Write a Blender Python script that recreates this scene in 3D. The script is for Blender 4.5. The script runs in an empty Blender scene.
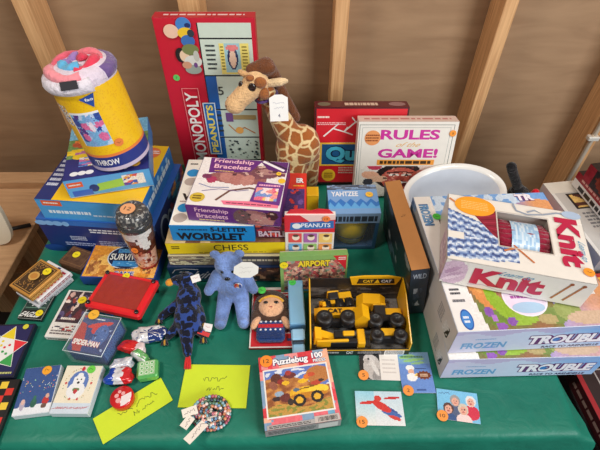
import bpy, bmesh, math, random
from mathutils import Vector, Matrix, Euler, noise as mnoise

R = math.radians
scene = bpy.context.scene
COL = scene.collection
T = 0.7420          # height of the table surface under the goods
WALL_Y = 1.19

# ------------------------------------------------------------------ colour / materials
def lin(c):
    def f(v):
        v /= 255.0
        return v/12.92 if v <= 0.04045 else ((v+0.055)/1.055)**2.4
    return (f(c[0]), f(c[1]), f(c[2]), 1.0)

def new_mat(name):
    m = bpy.data.materials.new(name); m.use_nodes = True
    nt = m.node_tree; b = nt.nodes['Principled BSDF']
    return m, nt, b

def print_mat(name, rough=0.45, coat=0.0, metal=0.0, var=0.06, scale=60.0, bump=0.0, bscale=400.0, spec=0.5, sheen=0.0):
    """Colour comes from the mesh's own print (per-face colour), broken up by a little noise."""
    m, nt, b = new_mat(name)
    at = nt.nodes.new('ShaderNodeAttribute'); at.attribute_name = 'Col'
    tc = nt.nodes.new('ShaderNodeTexCoord')
    nz = nt.nodes.new('ShaderNodeTexNoise'); nz.inputs['Scale'].default_value = scale; nz.inputs['Detail'].default_value = 4
    nt.links.new(tc.outputs['Object'], nz.inputs['Vector'])
    mr = nt.nodes.new('ShaderNodeMapRange'); mr.inputs['To Min'].default_value = 1-var*1.5; mr.inputs['To Max'].default_value = 1+var*1.5
    nt.links.new(nz.outputs['Fac'], mr.inputs['Value'])
    mx = nt.nodes.new('ShaderNodeVectorMath'); mx.operation = 'MULTIPLY'
    nt.links.new(at.outputs['Color'], mx.inputs[0]); nt.links.new(mr.outputs['Result'], mx.inputs[1])
    nt.links.new(mx.outputs['Vector'], b.inputs['Base Color'])
    b.inputs['Roughness'].default_value = rough
    b.inputs['Metallic'].default_value = metal
    b.inputs['Specular IOR Level'].default_value = spec
    b.inputs['Coat Weight'].default_value = coat
    b.inputs['Coat Roughness'].default_value = 0.12
    b.inputs['Sheen Weight'].default_value = sheen
    if bump:
        n2 = nt.nodes.new('ShaderNodeTexNoise'); n2.inputs['Scale'].default_value = bscale; n2.inputs['Detail'].default_value = 3
        nt.links.new(tc.outputs['Object'], n2.inputs['Vector'])
        bp = nt.nodes.new('ShaderNodeBump'); bp.inputs['Strength'].default_value = bump; bp.inputs['Distance'].default_value = 0.004
        nt.links.new(n2.outputs['Fac'], bp.inputs['Height']); nt.links.new(bp.outputs['Normal'], b.inputs['Normal'])
    return m

M = {}
M['card'] = print_mat('printed_card', 0.42, 0.15, var=0.04)
M['matte'] = print_mat('matte_paper', 0.8, var=0.03)
M['gloss'] = print_mat('glossy_plastic', 0.22, 0.4, var=0.03)
M['plastic'] = print_mat('moulded_plastic', 0.4, 0.0, var=0.05)
M['plush'] = print_mat('plush_fabric', 0.95, var=0.2, scale=90, bump=1.0, bscale=260, spec=0.15, sheen=0.3)
M['bearfur'] = print_mat('mottled_fur', 0.95, var=0.75, scale=30, bump=1.0, bscale=240, spec=0.15, sheen=0.4)
M['fleece'] = print_mat('fleece_fabric', 0.95, var=0.12, scale=70, bump=1.0, bscale=120, spec=0.1, sheen=0.3)
M['metal'] = print_mat('painted_metal', 0.35, 0.2, metal=0.3, var=0.05)
M['tin'] = print_mat('shiny_foil', 0.25, 0.5, metal=0.1, var=0.08, scale=90, bump=0.5, bscale=90)

def clear_mat(name, tint=(235, 242, 248), alpha=0.16, rough=0.06):
    m, nt, b = new_mat(name)
    b.inputs['Base Color'].default_value = lin(tint)
    b.inputs['Roughness'].default_value = rough
    b.inputs['Alpha'].default_value = alpha
    b.inputs['Coat Weight'].default_value = 1.0
    b.inputs['Coat Roughness'].default_value = 0.05
    nz = nt.nodes.new('ShaderNodeTexNoise'); nz.inputs['Scale'].default_value = 35
    tc = nt.nodes.new('ShaderNodeTexCoord'); nt.links.new(tc.outputs['Object'], nz.inputs['Vector'])
    bp = nt.nodes.new('ShaderNodeBump'); bp.inputs['Strength'].default_value = 0.25; bp.inputs['Distance'].default_value = 0.003
    nt.links.new(nz.outputs['Fac'], bp.inputs['Height']); nt.links.new(bp.outputs['Normal'], b.inputs['Normal'])
    return m
M['clear'] = clear_mat('clear_plastic', alpha=0.07)
M['film'] = clear_mat('clear_film', alpha=0.04)

def wood_mat(name, c1, c2, scale=(1, 1, 14), rough=0.7, dist=6.0):
    m, nt, b = new_mat(name)
    tc = nt.nodes.new('ShaderNodeTexCoord'); mp = nt.nodes.new('ShaderNodeMapping')
    mp.inputs['Scale'].default_value = scale
    nt.links.new(tc.outputs['Object'], mp.inputs['Vector'])
    nz = nt.nodes.new('ShaderNodeTexNoise'); nz.inputs['Scale'].default_value = 6; nz.inputs['Detail'].default_value = 6; nz.inputs['Distortion'].default_value = 0.6
    nt.links.new(mp.outputs['Vector'], nz.inputs['Vector'])
    cr = nt.nodes.new('ShaderNodeValToRGB')
    cr.color_ramp.elements[0].position = 0.3; cr.color_ramp.elements[0].color = lin(c1)
    cr.color_ramp.elements[1].position = 0.7; cr.color_ramp.elements[1].color = lin(c2)
    nt.links.new(nz.outputs['Fac'], cr.inputs['Fac']); nt.links.new(cr.outputs['Color'], b.inputs['Base Color'])
    b.inputs['Roughness'].default_value = rough
    return m
M['stud'] = wood_mat('pine_stud', (192, 140, 92), (228, 180, 128), (30, 30, 1.2))
M['bench'] = wood_mat('bench_ply', (184, 142, 102), (206, 164, 122), (1.5, 14, 8))
M['panel'] = wood_mat('kraft_panel', (148, 116, 86), (166, 133, 101), (0.8, 1, 5), 0.75)
M['floor'] = wood_mat('dark_concrete', (52, 48, 45), (74, 69, 64), (2, 2, 2), 0.85)
M['leather'] = wood_mat('brown_leatherette', (74, 46, 28), (104, 70, 44), (18, 18, 18), 0.55)

def cloth_mat():
    m, nt, b = new_mat('green_plastic_cloth')
    tc = nt.nodes.new('ShaderNodeTexCoord')
    nz = nt.nodes.new('ShaderNodeTexNoise'); nz.inputs['Scale'].default_value = 5; nz.inputs['Detail'].default_value = 8; nz.inputs['Roughness'].default_value = 0.65
    nt.links.new(tc.outputs['Object'], nz.inputs['Vector'])
    cr = nt.nodes.new('ShaderNodeValToRGB')
    cr.color_ramp.elements[0].position = 0.3; cr.color_ramp.elements[0].color = lin((10, 98, 80))
    cr.color_ramp.elements[1].position = 0.72; cr.color_ramp.elements[1].color = lin((34, 128, 106))
    nt.links.new(nz.outputs['Fac'], cr.inputs['Fac']); nt.links.new(cr.outputs['Color'], b.inputs['Base Color'])
    b.inputs['Roughness'].default_value = 0.46
    b.inputs['Specular IOR Level'].default_value = 0.32
    n2 = nt.nodes.new('ShaderNodeTexNoise'); n2.inputs['Scale'].default_value = 22; n2.inputs['Detail'].default_value = 5; n2.inputs['Distortion'].default_value = 1.2
    nt.links.new(tc.outputs['Object'], n2.inputs['Vector'])
    bp = nt.nodes.new('ShaderNodeBump'); bp.inputs['Strength'].default_value = 0.35; bp.inputs['Distance'].default_value = 0.006
    nt.links.new(n2.outputs['Fac'], bp.inputs['Height']); nt.links.new(bp.outputs['Normal'], b.inputs['Normal'])
    return m
M['cloth'] = cloth_mat()

def patch_mat(name, line, cell, scale, edge=0.05, spots=False):
    """giraffe patches / frog spots: a voronoi pattern that belongs to the fabric"""
    m, nt, b = new_mat(name)
    tc = nt.nodes.new('ShaderNodeTexCoord')
    vo = nt.nodes.new('ShaderNodeTexVoronoi'); vo.inputs['Scale'].default_value = scale
    vo.feature = 'F1' if spots else 'DISTANCE_TO_EDGE'
    wn = nt.nodes.new('ShaderNodeTexNoise'); wn.inputs['Scale'].default_value = 40
    nt.links.new(tc.outputs['Object'], wn.inputs['Vector'])
    ad = nt.nodes.new('ShaderNodeVectorMath'); ad.operation = 'MULTIPLY_ADD'
    nt.links.new(wn.outputs['Color'], ad.inputs[0]); ad.inputs[1].default_value = (0.012,)*3
    nt.links.new(tc.outputs['Object'], ad.inputs[2])
    nt.links.new(ad.outputs['Vector'], vo.inputs['Vector'])
    cr = nt.nodes.new('ShaderNodeValToRGB')
    cr.color_ramp.elements[0].position = edge; cr.color_ramp.elements[0].color = lin(line)
    cr.color_ramp.elements[1].position = edge+0.05; cr.color_ramp.elements[1].color = lin(cell)
    nt.links.new(vo.outputs['Distance'], cr.inputs['Fac'])
    nt.links.new(cr.outputs['Color'], b.inputs['Base Color'])
    b.inputs['Roughness'].default_value = 0.95; b.inputs['Sheen Weight'].default_value = 0.3
    b.inputs['Specular IOR Level'].default_value = 0.15
    n2 = nt.nodes.new('ShaderNodeTexNoise'); n2.inputs['Scale'].default_value = 300
    nt.links.new(tc.outputs['Object'], n2.inputs['Vector'])
    bp = nt.nodes.new('ShaderNodeBump'); bp.inputs['Strength'].default_value = 0.8; bp.inputs['Distance'].default_value = 0.003
    nt.links.new(n2.outputs['Fac'], bp.inputs['Height']); nt.links.new(bp.outputs['Normal'], b.inputs['Normal'])
    return m
M['giraffe'] = patch_mat('giraffe_fabric', (234, 204, 150), (166, 94, 42), 30, 0.05)
M['frog'] = patch_mat('spotted_blue_fabric', (16, 18, 36), (44, 70, 140), 95, 0.60, True)

# ------------------------------------------------------------------ mesh builder
class MB:
    def __init__(s): s.v, s.f, s.c, s.m, s.sm = [], [], [], [], []; s.mats = []; s.X = Matrix.Identity(4)
    def mat(s, k):
        if k not in s.mats: s.mats.append(k)
        return s.mats.index(k)
    def add(s, vs, fs, c, mat='card', smooth=False):
        b = len(s.v); X = s.X; mi = s.mat(mat)
        s.v.extend([tuple(X @ Vector(p)) for p in vs])
        lc = lin(c) if not isinstance(c, list) else None
        for i, f in enumerate(fs):
            s.f.append([b+j for j in f]); s.c.append(lc if lc else lin(c[i])); s.m.append(mi); s.sm.append(smooth)
    def box(s, x0, y0, z0, x1, y1, z1, c, mat='card', b=0.0008, skip=()):
        """box with chamfered edges"""
        b = min(b, (x1-x0)/3, (y1-y0)/3, (z1-z0)/3)
        P = []
        lo, hi = (x0, y0, z0), (x1, y1, z1)
        idx = {}
        def vert(corner, ax):
            k = (corner, ax)
            if k not in idx:
                p = []
                for i in range(3):
                    e = hi[i] if corner[i] else lo[i]
                    p.append(e if i == ax else e + (-b if corner[i] else b))
                idx[k] = len(P); P.append(p)
            return idx[k]
        F = []
        for ax in range(3):
            u, w = (ax+1) % 3, (ax+2) % 3
            for sgn in (0, 1):
                if (ax, sgn) in skip: continue
                q = []
                for (a, d) in ((0, 0), (1, 0), (1, 1), (0, 1)):
                    cc = [0, 0, 0]; cc[ax] = sgn; cc[u] = a; cc[w] = d
                    q.append(vert(tuple(cc), ax))
                F.append(q if sgn else q[::-1])
        for ax in range(3):
            u, w = (ax+1) % 3, (ax+2) % 3
            for a in (0, 1):
                for d in (0, 1):
                    if (u, a) in skip or (w, d) in skip: continue
                    c0 = [0, 0, 0]; c0[u] = a; c0[w] = d
                    c1 = list(c0); c1[ax] = 1
                    q = [vert(tuple(c0), u), vert(tuple(c1), u), vert(tuple(c1), w), vert(tuple(c0), w)]
                    F.append(q if a != d else q[::-1])
        for cx in (0, 1):
            for cy in (0, 1):
                for cz in (0, 1):
                    if (0, cx) in skip or (1, cy) in skip or (2, cz) in skip: continue
                    k = (cx, cy, cz); q = [vert(k, 0), vert(k, 1), vert(k, 2)]
                    F.append(q if (cx+cy+cz) % 2 else q[::-1])
        s.add(P, F, c, mat)
    def lathe(s, prof, c, n=28, mat='gloss', smooth=True, cap=True, xf=None):
        """profile of (r, z[, colour]) about z"""
        old = s.X
        if xf is not None: s.X = old @ xf
        vs, fs, cs = [], [], []
        for p in prof:
            for i in range(n):
                a = 2*math.pi*i/n
                vs.append((p[0]*math.cos(a), p[0]*math.sin(a), p[1]))
        for j in range(len(prof)-1):
            cc = prof[j][2] if len(prof[j]) > 2 else c
            for i in range(n):
                k = (i+1) % n
                fs.append((j*n+i, j*n+k, (j+1)*n+k, (j+1)*n+i)); cs.append(cc)
        if cap:
            fs.append(tuple(range(n))[::-1]); cs.append(prof[0][2] if len(prof[0]) > 2 else c)
            b = (len(prof)-1)*n
            fs.append(tuple(b+i for i in range(n))); cs.append(prof[-1][2] if len(prof[-1]) > 2 else c)
        s.add(vs, fs, cs, mat, smooth)
        s.X = old
    def cyl(s, p0, p1, r0, r1=None, c=(0, 0, 0), n=16, mat='plastic', smooth=True):
        r1 = r0 if r1 is None else r1
        p0, p1 = Vector(p0), Vector(p1); d = p1-p0
        q = d.to_track_quat('Z', 'Y').to_matrix().to_4x4()
        s.lathe([(r0*0.9, 0), (r0, r0*0.1), (r1, d.length-r1*0.1), (r1*0.9, d.length)], c, n, mat, smooth, True, Matrix.Translation(p0) @ q)
    def ell(s, ctr, rad, c, mat='plastic', n=16, rot=None):
        prof = []
        h = n//2
        vs, fs = [], []
        Xf = Matrix.Translation(ctr) @ (rot.to_matrix().to_4x4() if rot else Matrix.Identity(4)) @ Matrix.Diagonal((rad[0], rad[1], rad[2], 1))
        vs.append((0, 0, -1))
        for j in range(1, h):
            t = -math.pi/2 + math.pi*j/h
            for i in range(n):
                a = 2*math.pi*i/n; vs.append((math.cos(t)*math.cos(a), math.cos(t)*math.sin(a), math.sin(t)))
        vs.append((0, 0, 1)); top = len(vs)-1
        for i in range(n):
            k = (i+1) % n
            fs.append((0, 1+k, 1+i)); fs.append((top, top-n+i, top-n+k))
            for j in range(h-2):
                a = 1+j*n; fs.append((a+i, a+k, a+n+k, a+n+i))
        old = s.X; s.X = old @ Xf; s.add(vs, fs, c, mat, True); s.X = old
    def tube(s, pts, r, c, n=8, mat='plastic', closed=False):
        pts = [Vector(p) for p in pts]; N = len(pts); vs, fs = [], []
        for i, p in enumerate(pts):
            a = pts[(i-1) % N] if (i > 0 or closed) else p
            b = pts[(i+1) % N] if (i < N-1 or closed) else p
            q = (b-a).to_track_quat('Z', 'Y')
            for k in range(n):
                t = 2*math.pi*k/n
                vs.append(p + q @ Vector((r*math.cos(t), r*math.sin(t), 0)))
        for i in range(N if closed else N-1):
            j = (i+1) % N
            for k in range(n):
                l = (k+1) % n
                fs.append((i*n+k, i*n+l, j*n+l, j*n+k))
        if not closed:
            fs.append(tuple(range(n))[::-1]); fs.append(tuple((N-1)*n+k for k in range(n)))
        s.add(vs, fs, c, mat, True)
    def prism(s, pts, z0, z1, c, mat='card', axis='z'):
        n = len(pts)
        if axis == 'z': f = lambda p, h: (p[0], p[1], h)
        elif axis == 'y': f = lambda p, h: (p[0], h, p[1])
        else: f = lambda p, h: (h, p[0], p[1])
        vs = [f(p, z0) for p in pts] + [f(p, z1) for p in pts]
        fs = [tuple(range(n))[::-1], tuple(n+i for i in range(n))]
        for i in range(n): k = (i+1) % n; fs.append((i, k, n+k, n+i))
        if axis == 'y': fs = [t[::-1] for t in fs]
        s.add(vs, fs, c, mat)
    def build(s, name, parent=None, label=None):
        me = bpy.data.meshes.new(name)
        me.from_pydata(s.v, [], s.f)
        for k in s.mats: me.materials.append(M[k])
        me.polygons.foreach_set('material_index', s.m)
        me.polygons.foreach_set('use_smooth', s.sm)
        ca = me.color_attributes.new('Col', 'FLOAT_COLOR', 'CORNER')
        buf = []
        for p in me.polygons: buf.extend(s.c[p.index]*p.loop_total)
        ca.data.foreach_set('color', buf)
        me.update()
        o = bpy.data.objects.new(name, me); COL.objects.link(o)
        if parent: o.parent = parent
        if label: o['label'] = label
        return o

def thing(name, label, cat, loc, yaw=0.0, group=None, tilt=0.0, roll=0.0):
    o = bpy.data.objects.new(name, None); COL.objects.link(o)
    o.empty_display_size = 0.02
    o.location = loc; o.rotation_euler = Euler((R(tilt), R(roll), R(yaw)), 'XYZ')
    o['label'] = label; o['category'] = cat
    if group: o['group'] = group
    return o
def tag(o, label, cat, group=None):
    o['label'] = label; o['category'] = cat
    if group: o['group'] = group
    return o
def struct(o): o['kind'] = 'structure'; return o

# ------------------------------------------------------------------ print on a face
_tc = {}
def glyphs(s, bold):
    k = (s, bold)
    if k not in _tc:
        cu = bpy.data.curves.new('lettering', 'FONT'); cu.body = s; cu.size = 1; cu.offset = bold; cu.resolution_u = 3
        o = bpy.data.objects.new('lettering', cu)
        me = bpy.data.meshes.new_from_object(o)
        vs = [(v.co.x, v.co.y) for v in me.vertices]; fs = [tuple(p.vertices) for p in me.polygons]
        # drop overlapping duplicates is not needed; normalise
        bpy.data.objects.remove(o); bpy.data.curves.remove(cu); bpy.data.meshes.remove(me)
        x0 = min(v[0] for v in vs); x1 = max(v[0] for v in vs); y0 = min(v[1] for v in vs); y1 = max(v[1] for v in vs)
        vs = [((x-x0)/max(x1-x0, 1e-6), (y-y0)/max(y1-y0, 1e-6)) for x, y in vs]
        _tc[k] = (vs, fs, (x1-x0)/max(y1-y0, 1e-6))
    return _tc[k]

class Art:
    """draws printed shapes on one face of a thing; 0..1 across and up the face"""
    def __init__(s, mb, o, u, v, W, H, mat='card', base=0.0003):
        s.mb, s.o, s.u, s.v, s.W, s.H, s.mat = mb, Vector(o), Vector(u), Vector(v), W, H, mat
        s.n = s.u.cross(s.v); s.z = base; s.rng = random.Random(7)
    def P(s, x, y): return tuple(s.o + s.u*(x*s.W) + s.v*(y*s.H) + s.n*s.z)
    def up(s): s.z += 0.00006
    def poly(s, pts, c):
        s.up(); s.mb.add([s.P(*p) for p in pts], [tuple(range(len(pts)))], c, s.mat)
    def rect(s, x0, y0, x1, y1, c): s.poly([(x0, y0), (x1, y0), (x1, y1), (x0, y1)], c)
    def ell(s, cx, cy, rx, ry, c, n=24, rot=0.0):
        a = [2*math.pi*i/n for i in range(n)]
        s.poly([(cx+(rx*math.cos(t)*math.cos(rot)*s.W - ry*math.sin(t)*math.sin(rot)*s.H)/s.W,
                 cy+(rx*math.cos(t)*math.sin(rot)*s.W + ry*math.sin(t)*math.cos(rot)*s.H)/s.H) for t in a], c)
    def circ(s, cx, cy, r, c, n=24):
        m = min(s.W, s.H); s.ell(cx, cy, r*m/s.W, r*m/s.H, c, n)
    def frame(s, x0, y0, x1, y1, t, c):
        m = min(s.W, s.H); a, b = t*m/s.W, t*m/s.H
        s.up()
        q = [(x0, y0), (x1, y0), (x1, y1), (x0, y1), (x0+a, y0+b), (x1-a, y0+b), (x1-a, y1-b), (x0+a, y1-b)]
        s.mb.add([s.P(*p) for p in q], [(0, 1, 5, 4), (1, 2, 6, 5), (2, 3, 7, 6), (3, 0, 4, 7)], c, s.mat)
    def txt(s, t, cx, cy, w, h, c, bold=0.0, shear=0.0, rot=0, out=None, ob=0.05, slope=0.0):
        """text fitted into w x h (fractions of the face) about cx, cy; rot in quarter turns"""
        if out:
            s._txt(t, cx, cy, w*1.02, h*1.12, out, bold+ob, shear, rot, slope)
        s._txt(t, cx, cy, w, h, c, bold, shear, rot, slope)
    def _txt(s, t, cx, cy, w, h, c, bold, shear, rot, slope):
        vs, fs, asp = glyphs(t, bold); s.up()
        q = []
        for x, y in vs:
            a, b = x-0.5+shear*(y-0.5), y-0.5+slope*(x-0.5)
            if rot == 1: a, b = -b, a
            elif rot == 3: a, b = b, -a
            q.append(s.P(cx+a*w, cy+b*h))
        s.mb.add(q, fs, c, s.mat)
    def line(s, pts, t, c):
        """polyline stroke, t in metres; one strip"""
        s.up(); P2 = [Vector((p[0]*s.W, p[1]*s.H)) for p in pts]; vs, fs = [], []
        for i, p in enumerate(P2):
            a = P2[max(i-1, 0)]; b = P2[min(i+1, len(P2)-1)]; d = (b-a)
            d = d.normalized() if d.length > 0 else Vector((1, 0)); n = Vector((-d.y, d.x))*t/2
            for q in (p+n, p-n): vs.append(s.P(q.x/s.W, q.y/s.H))
        for i in range(len(P2)-1): fs.append((2*i+1, 2*i+3, 2*i+2, 2*i))
        s.mb.add(vs, fs, c, s.mat)
    def scrawl(s, x0, y0, x1, h, c, seed=1, t=0.0008, slope=0.0):
        r = random.Random(seed); n = max(6, int((x1-x0)*s.W/0.0022)); pts = []
        for i in range(n+1):
            f = i/n; pts.append((x0+(x1-x0)*f+r.uniform(-.3, .3)*(x1-x0)/n, y0+slope*f+r.choice((0, .5, 1, .2, .7))*h))
        s.line(pts, t, c)
    def words(s, x0, y0, x1, y1, rows, c, seed=1, fill=0.55):
        """rows of print too small to read: short dashes"""
        r = random.Random(seed); s.up(); vs, fs = [], []
        dh = (y1-y0)/rows
        for k in range(rows):
            x = x0
            yb = y1-(k+1)*dh+dh*(1-fill)/2
            while x < x1-0.01:
                w = min(r.uniform(.02, .07)*(x1-x0)*2, x1-x)
                b = len(vs); vs += [s.P(x, yb), s.P(x+w, yb), s.P(x+w, yb+dh*fill), s.P(x, yb+dh*fill)]; fs.append((b, b+1, b+2, b+3))
                x += w+0.02*(x1-x0)
            if k == rows-1: pass
        s.mb.add(vs, fs, c, s.mat)
    def img(s, x0, y0, x1, y1, nx, ny, fn):
        """a printed picture: a fine mosaic of flat coloured cells"""
        nx, ny = int(nx*1.6), int(ny*1.6)
        s.up(); vs, fs, cs = [], [], []
        for j in range(ny+1):
            for i in range(nx+1): vs.append(s.P(x0+(x1-x0)*i/nx, y0+(y1-y0)*j/ny))
        for j in range(ny):
            for i in range(nx):
                a = j*(nx+1)+i; fs.append((a, a+1, a+nx+2, a+nx+1)); cs.append(fn((i+.5)/nx, (j+.5)/ny))
        s.mb.add(vs, fs, cs, s.mat)

def mixc(a, b, t): return tuple(a[i]+(b[i]-a[i])*t for i in range(3))
def painter(bg, blobs, grain=10, seed=3):
    """blobs: (cx, cy, rx, ry, rot, colour), later ones on top; bg colour or function"""
    r = random.Random(seed)
    pre = [(b[0], b[1], b[2], b[3], math.cos(b[4]), math.sin(b[4]), b[5]) for b in blobs]
    def fn(u, v):
        c = bg(u, v) if callable(bg) else bg
        for cx, cy, rx, ry, co, si, cc in pre:
            dx, dy = u-cx, v-cy
            a = (dx*co+dy*si)/rx; d = (-dx*si+dy*co)/ry
            if a*a+d*d < 1: c = cc
        g = r.uniform(-grain, grain)
        return tuple(max(0, min(255, k+g)) for k in c)
    return fn
def busy(pal, n, seed=1, grain=14, asp=1.0):
    """crowded picture: nearest of n random dabs"""
    r = random.Random(seed)
    pts = [(r.random(), r.random()*asp, r.choice(pal)) for _ in range(n)]
    def fn(u, v):
        v *= asp
        c = min(pts, key=lambda p: (p[0]-u)**2+(p[1]-v)**2)[2]
        g = r.uniform(-grain, grain)
        return tuple(max(0, min(255, k+g)) for k in c)
    return fn
def rnd_blobs(n, pal, seed, x0=0, y0=0, x1=1, y1=1, s0=.02, s1=.07):
    r = random.Random(seed)
    return [(r.uniform(x0, x1), r.uniform(y0, y1), r.uniform(s0, s1), r.uniform(s0, s1), r.uniform(0, 3), r.choice(pal)) for _ in range(n)]

WHITE = (236, 232, 226); BLACK = (18, 17, 20); YEL = (238, 214, 20); ORA = (240, 150, 60); GRN = (90, 200, 80)

def faces(mb, w, d, h, mat='card'):
    return dict(
        top=Art(mb, (0, 0, h), (1, 0, 0), (0, 1, 0), w, d, mat),
        front=Art(mb, (0, 0, 0), (1, 0, 0), (0, 0, 1), w, h, mat),
        left=Art(mb, (0, d, 0), (0, -1, 0), (0, 0, 1), d, h, mat),
        right=Art(mb, (w, 0, 0), (0, 1, 0), (0, 0, 1), d, h, mat),
        back=Art(mb, (w, d, 0), (-1, 0, 0), (0, 0, 1), w, h, mat))

def lidbox(root, w, d, h, base, lip=0.003, side=None, tray=None, mat='card', part='lid'):
    """two-piece game box: a lid over a slightly smaller tray. returns lid mesh builder and its faces"""
    t = MB(); t.box(0.0012, 0.0012, 0, w-0.0012, d-0.0012, h-0.002, tray or (225, 220, 212), mat)
    t.build('tray', root)
    mb = MB(); mb.box(0, 0, lip, w, d, h, base, mat, skip=((2, 0),))
    A = faces(mb, w, d, h, mat)
    if side:
        for k in ('front', 'left', 'right', 'back'): A[k].rect(0, lip/h, 1, 1, side)
    return mb, A

def sticker(root, pos, r, c, mark='', normal='z', seed=1, name='price_sticker', spin=0):
    mb = MB()
    X = {'z': Matrix.Identity(4), 'y': Euler((R(90), 0, 0)).to_matrix().to_4x4()}.get(normal) if isinstance(normal, str) else normal
    mb.X = Matrix.Translation(pos) @ X @ Matrix.Rotation(R(spin), 4, 'Z')
    mb.lathe([(r, 0), (r, 0.0004), (r*0.98, 0.0005)], c, 24, 'matte', False)
    A = Art(mb, (-r, -r, 0.0005), (1, 0, 0), (0, 1, 0), 2*r, 2*r, 'matte', 0.00005)
    if mark: A.txt(mark, .5, .5, .20*len(mark)+.06, .32, (40, 34, 30), 0.0)
    else: A.scrawl(.28, .4, .72, .25, (50, 42, 36), seed, 0.0007)
    nm = 'yellow' if c[2] < 60 and c[1] > 190 else ('green' if c[1] > c[0] else 'orange')
    return mb.build(name, root, nm+' round price sticker')

# ------------------------------------------------------------------ the room
def build_room():
    b = MB(); b.box(-2.6, -2.2, -0.1, 2.6, WALL_Y+0.12, 0.0, (60, 56, 52), 'floor', 0.001); struct(b.build('floor'))
    b = MB(); b.box(-2.6, WALL_Y, 0.0, 2.6, WALL_Y+0.04, 2.7, (130, 100, 75), 'panel', 0.001); struct(b.build('wall_back'))
    k = 1
    for x, w, lean in ((-0.661, .037, 0), (-0.264, .050, 0), (0.1005, .034, 0), (0.500, .032, 0), (0.874, .034, 0), (-1.06, .038, 0), (1.24, .038, 0)):
        b = MB(); b.box(-w/2, 1.10, 0.09, w/2, WALL_Y-0.0005, 2.7, (190, 140, 90), 'stud', 0.0015)
        o = struct(b.build('trim_%d' % k)); o.location.x = x; k += 1
    b = MB(); b.box(-2.6, 1.10, 0.0005, 2.6, WALL_Y-0.0005, 0.0895, (190, 140, 90), 'stud', 0.002)
    struct(b.build('trim_%d' % k))
build_room()

def build_bench():
    t = thing('workbench', 'pale plywood workbench along the wall beyond the green table', 'workbench', (-1.22, 0.66, 0))
    b = MB(); b.box(-.60, -.30, .575, .448, .385, .60, (190, 140, 95), 'bench', 0.002); b.build('bench_top', t)
    b = MB(); b.box(-.60, .385, .575, .448, .435, .625, (190, 140, 95), 'bench', 0.002); b.build('back_rail', t)
    b = MB(); b.box(-.58, -.27, .49, .10, -.235, .575, (150, 110, 75), 'bench', 0.002); b.build('apron', t)
    for x in (-.55, .02):
        for y in (-.25, .31):
            b = MB(); b.box(x, y, 0, x+.07, y+.07, .575, (150, 110, 75), 'stud', 0.002); b.build('leg', t)
build_bench()

# ------------------------------------------------------------------ the table and cloth
TX0, TX1, TY0, TY1 = -0.596, 0.474, 0.262, 0.985
def build_table():
    t = thing('folding_table', 'folding table under the green plastic cloth', 'table', (-.06, .64, 0))
    b = MB(); b.box(TX0+.06+.004, TY0-.64+.004, .70, TX1+.06-.004, TY1-.64-.004, .738, (205, 200, 190), 'plastic', .004); b.build('tabletop', t)
    for x in (-.46, .46):
        for y in (-.30, .30):
            b = MB(); b.cyl((x, y, 0), (x, y, .70), .013, c=(90, 90, 92), mat='metal'); b.build('leg', t)
    # cloth: a grid that lies on the top and falls over the edges
    n = MB(); NX, NY = 120, 90
    ax0, ax1, ay0, ay1 = TX0-.02, TX1+.046, TY0-.30, TY1+.06
    def fold(e, ripple):
        # e: how far past the edge along the cloth -> (outward, down)
        if e <= 0: return 0, 0
        r = .012
        if e < r*1.4: return r*math.sin(e/r*.9), -r*(1-math.cos(e/r*.9))
        q = e-r*1.4
        return r*.95+q*ripple, -r*.69-q*math.sqrt(max(0, 1-ripple*ripple))
    vs = []
    for j in range(NY+1):
        for i in range(NX+1):
            x = ax0+(ax1-ax0)*i/NX; y = ay0+(ay1-ay0)*j/NY
            yy0 = TY0+.020*(x-.06)
            ex = max(0, x-TX1); ey = max(0, yy0-y); exl = max(0, TX0-x); eyb = max(0, y-TY1)
            # the side flap is only a short one that widens to the corner
            if ex > 0:
                ex *= max(.12, min(1, (.42-y)/.13))
            rp = .20+.10*math.sin(x*26)+.05*math.sin(x*61+1)
            ox, dx = fold(ex, .55+.30*max(0, min(1, (.42-y)/.13))); oy, dy = fold(ey, rp*.6)
            olx, dlx = fold(exl, .1); oby, dby = fold(eyb, .1)
            z = T-.0012+dx+dy+dlx+dby
            if ex > 0 and ey > 0:      # corner: cloth sticks out
                z = T-.0012+min(dx, dy)*1.02+.3*max(dx, dy); ox += .25*min(ex, ey)
            px = (x if ex == 0 else TX1)+ox; px = px if exl == 0 else TX0-olx
            py = (y if ey == 0 else yy0)-oy; py = py if eyb == 0 else TY1+oby
            if ey == 0 and ex == 0 and exl == 0:
                z += 0.0010*(mnoise.noise((x*9, y*16, 3)))-.0004
                z = min(z, T-.0004)
            vs.append((px, py, z))
    fs = []
    for j in range(NY):
        for i in range(NX):
            a = j*(NX+1)+i; fs.append((a, a+1, a+NX+2, a+NX+1))
    n.add(vs, fs, (20, 110, 90), 'cloth', True)
    o = n.build('tablecloth'); tag(o, 'green plastic cloth spread over the table full of games', 'tablecloth')
build_table()

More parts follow.
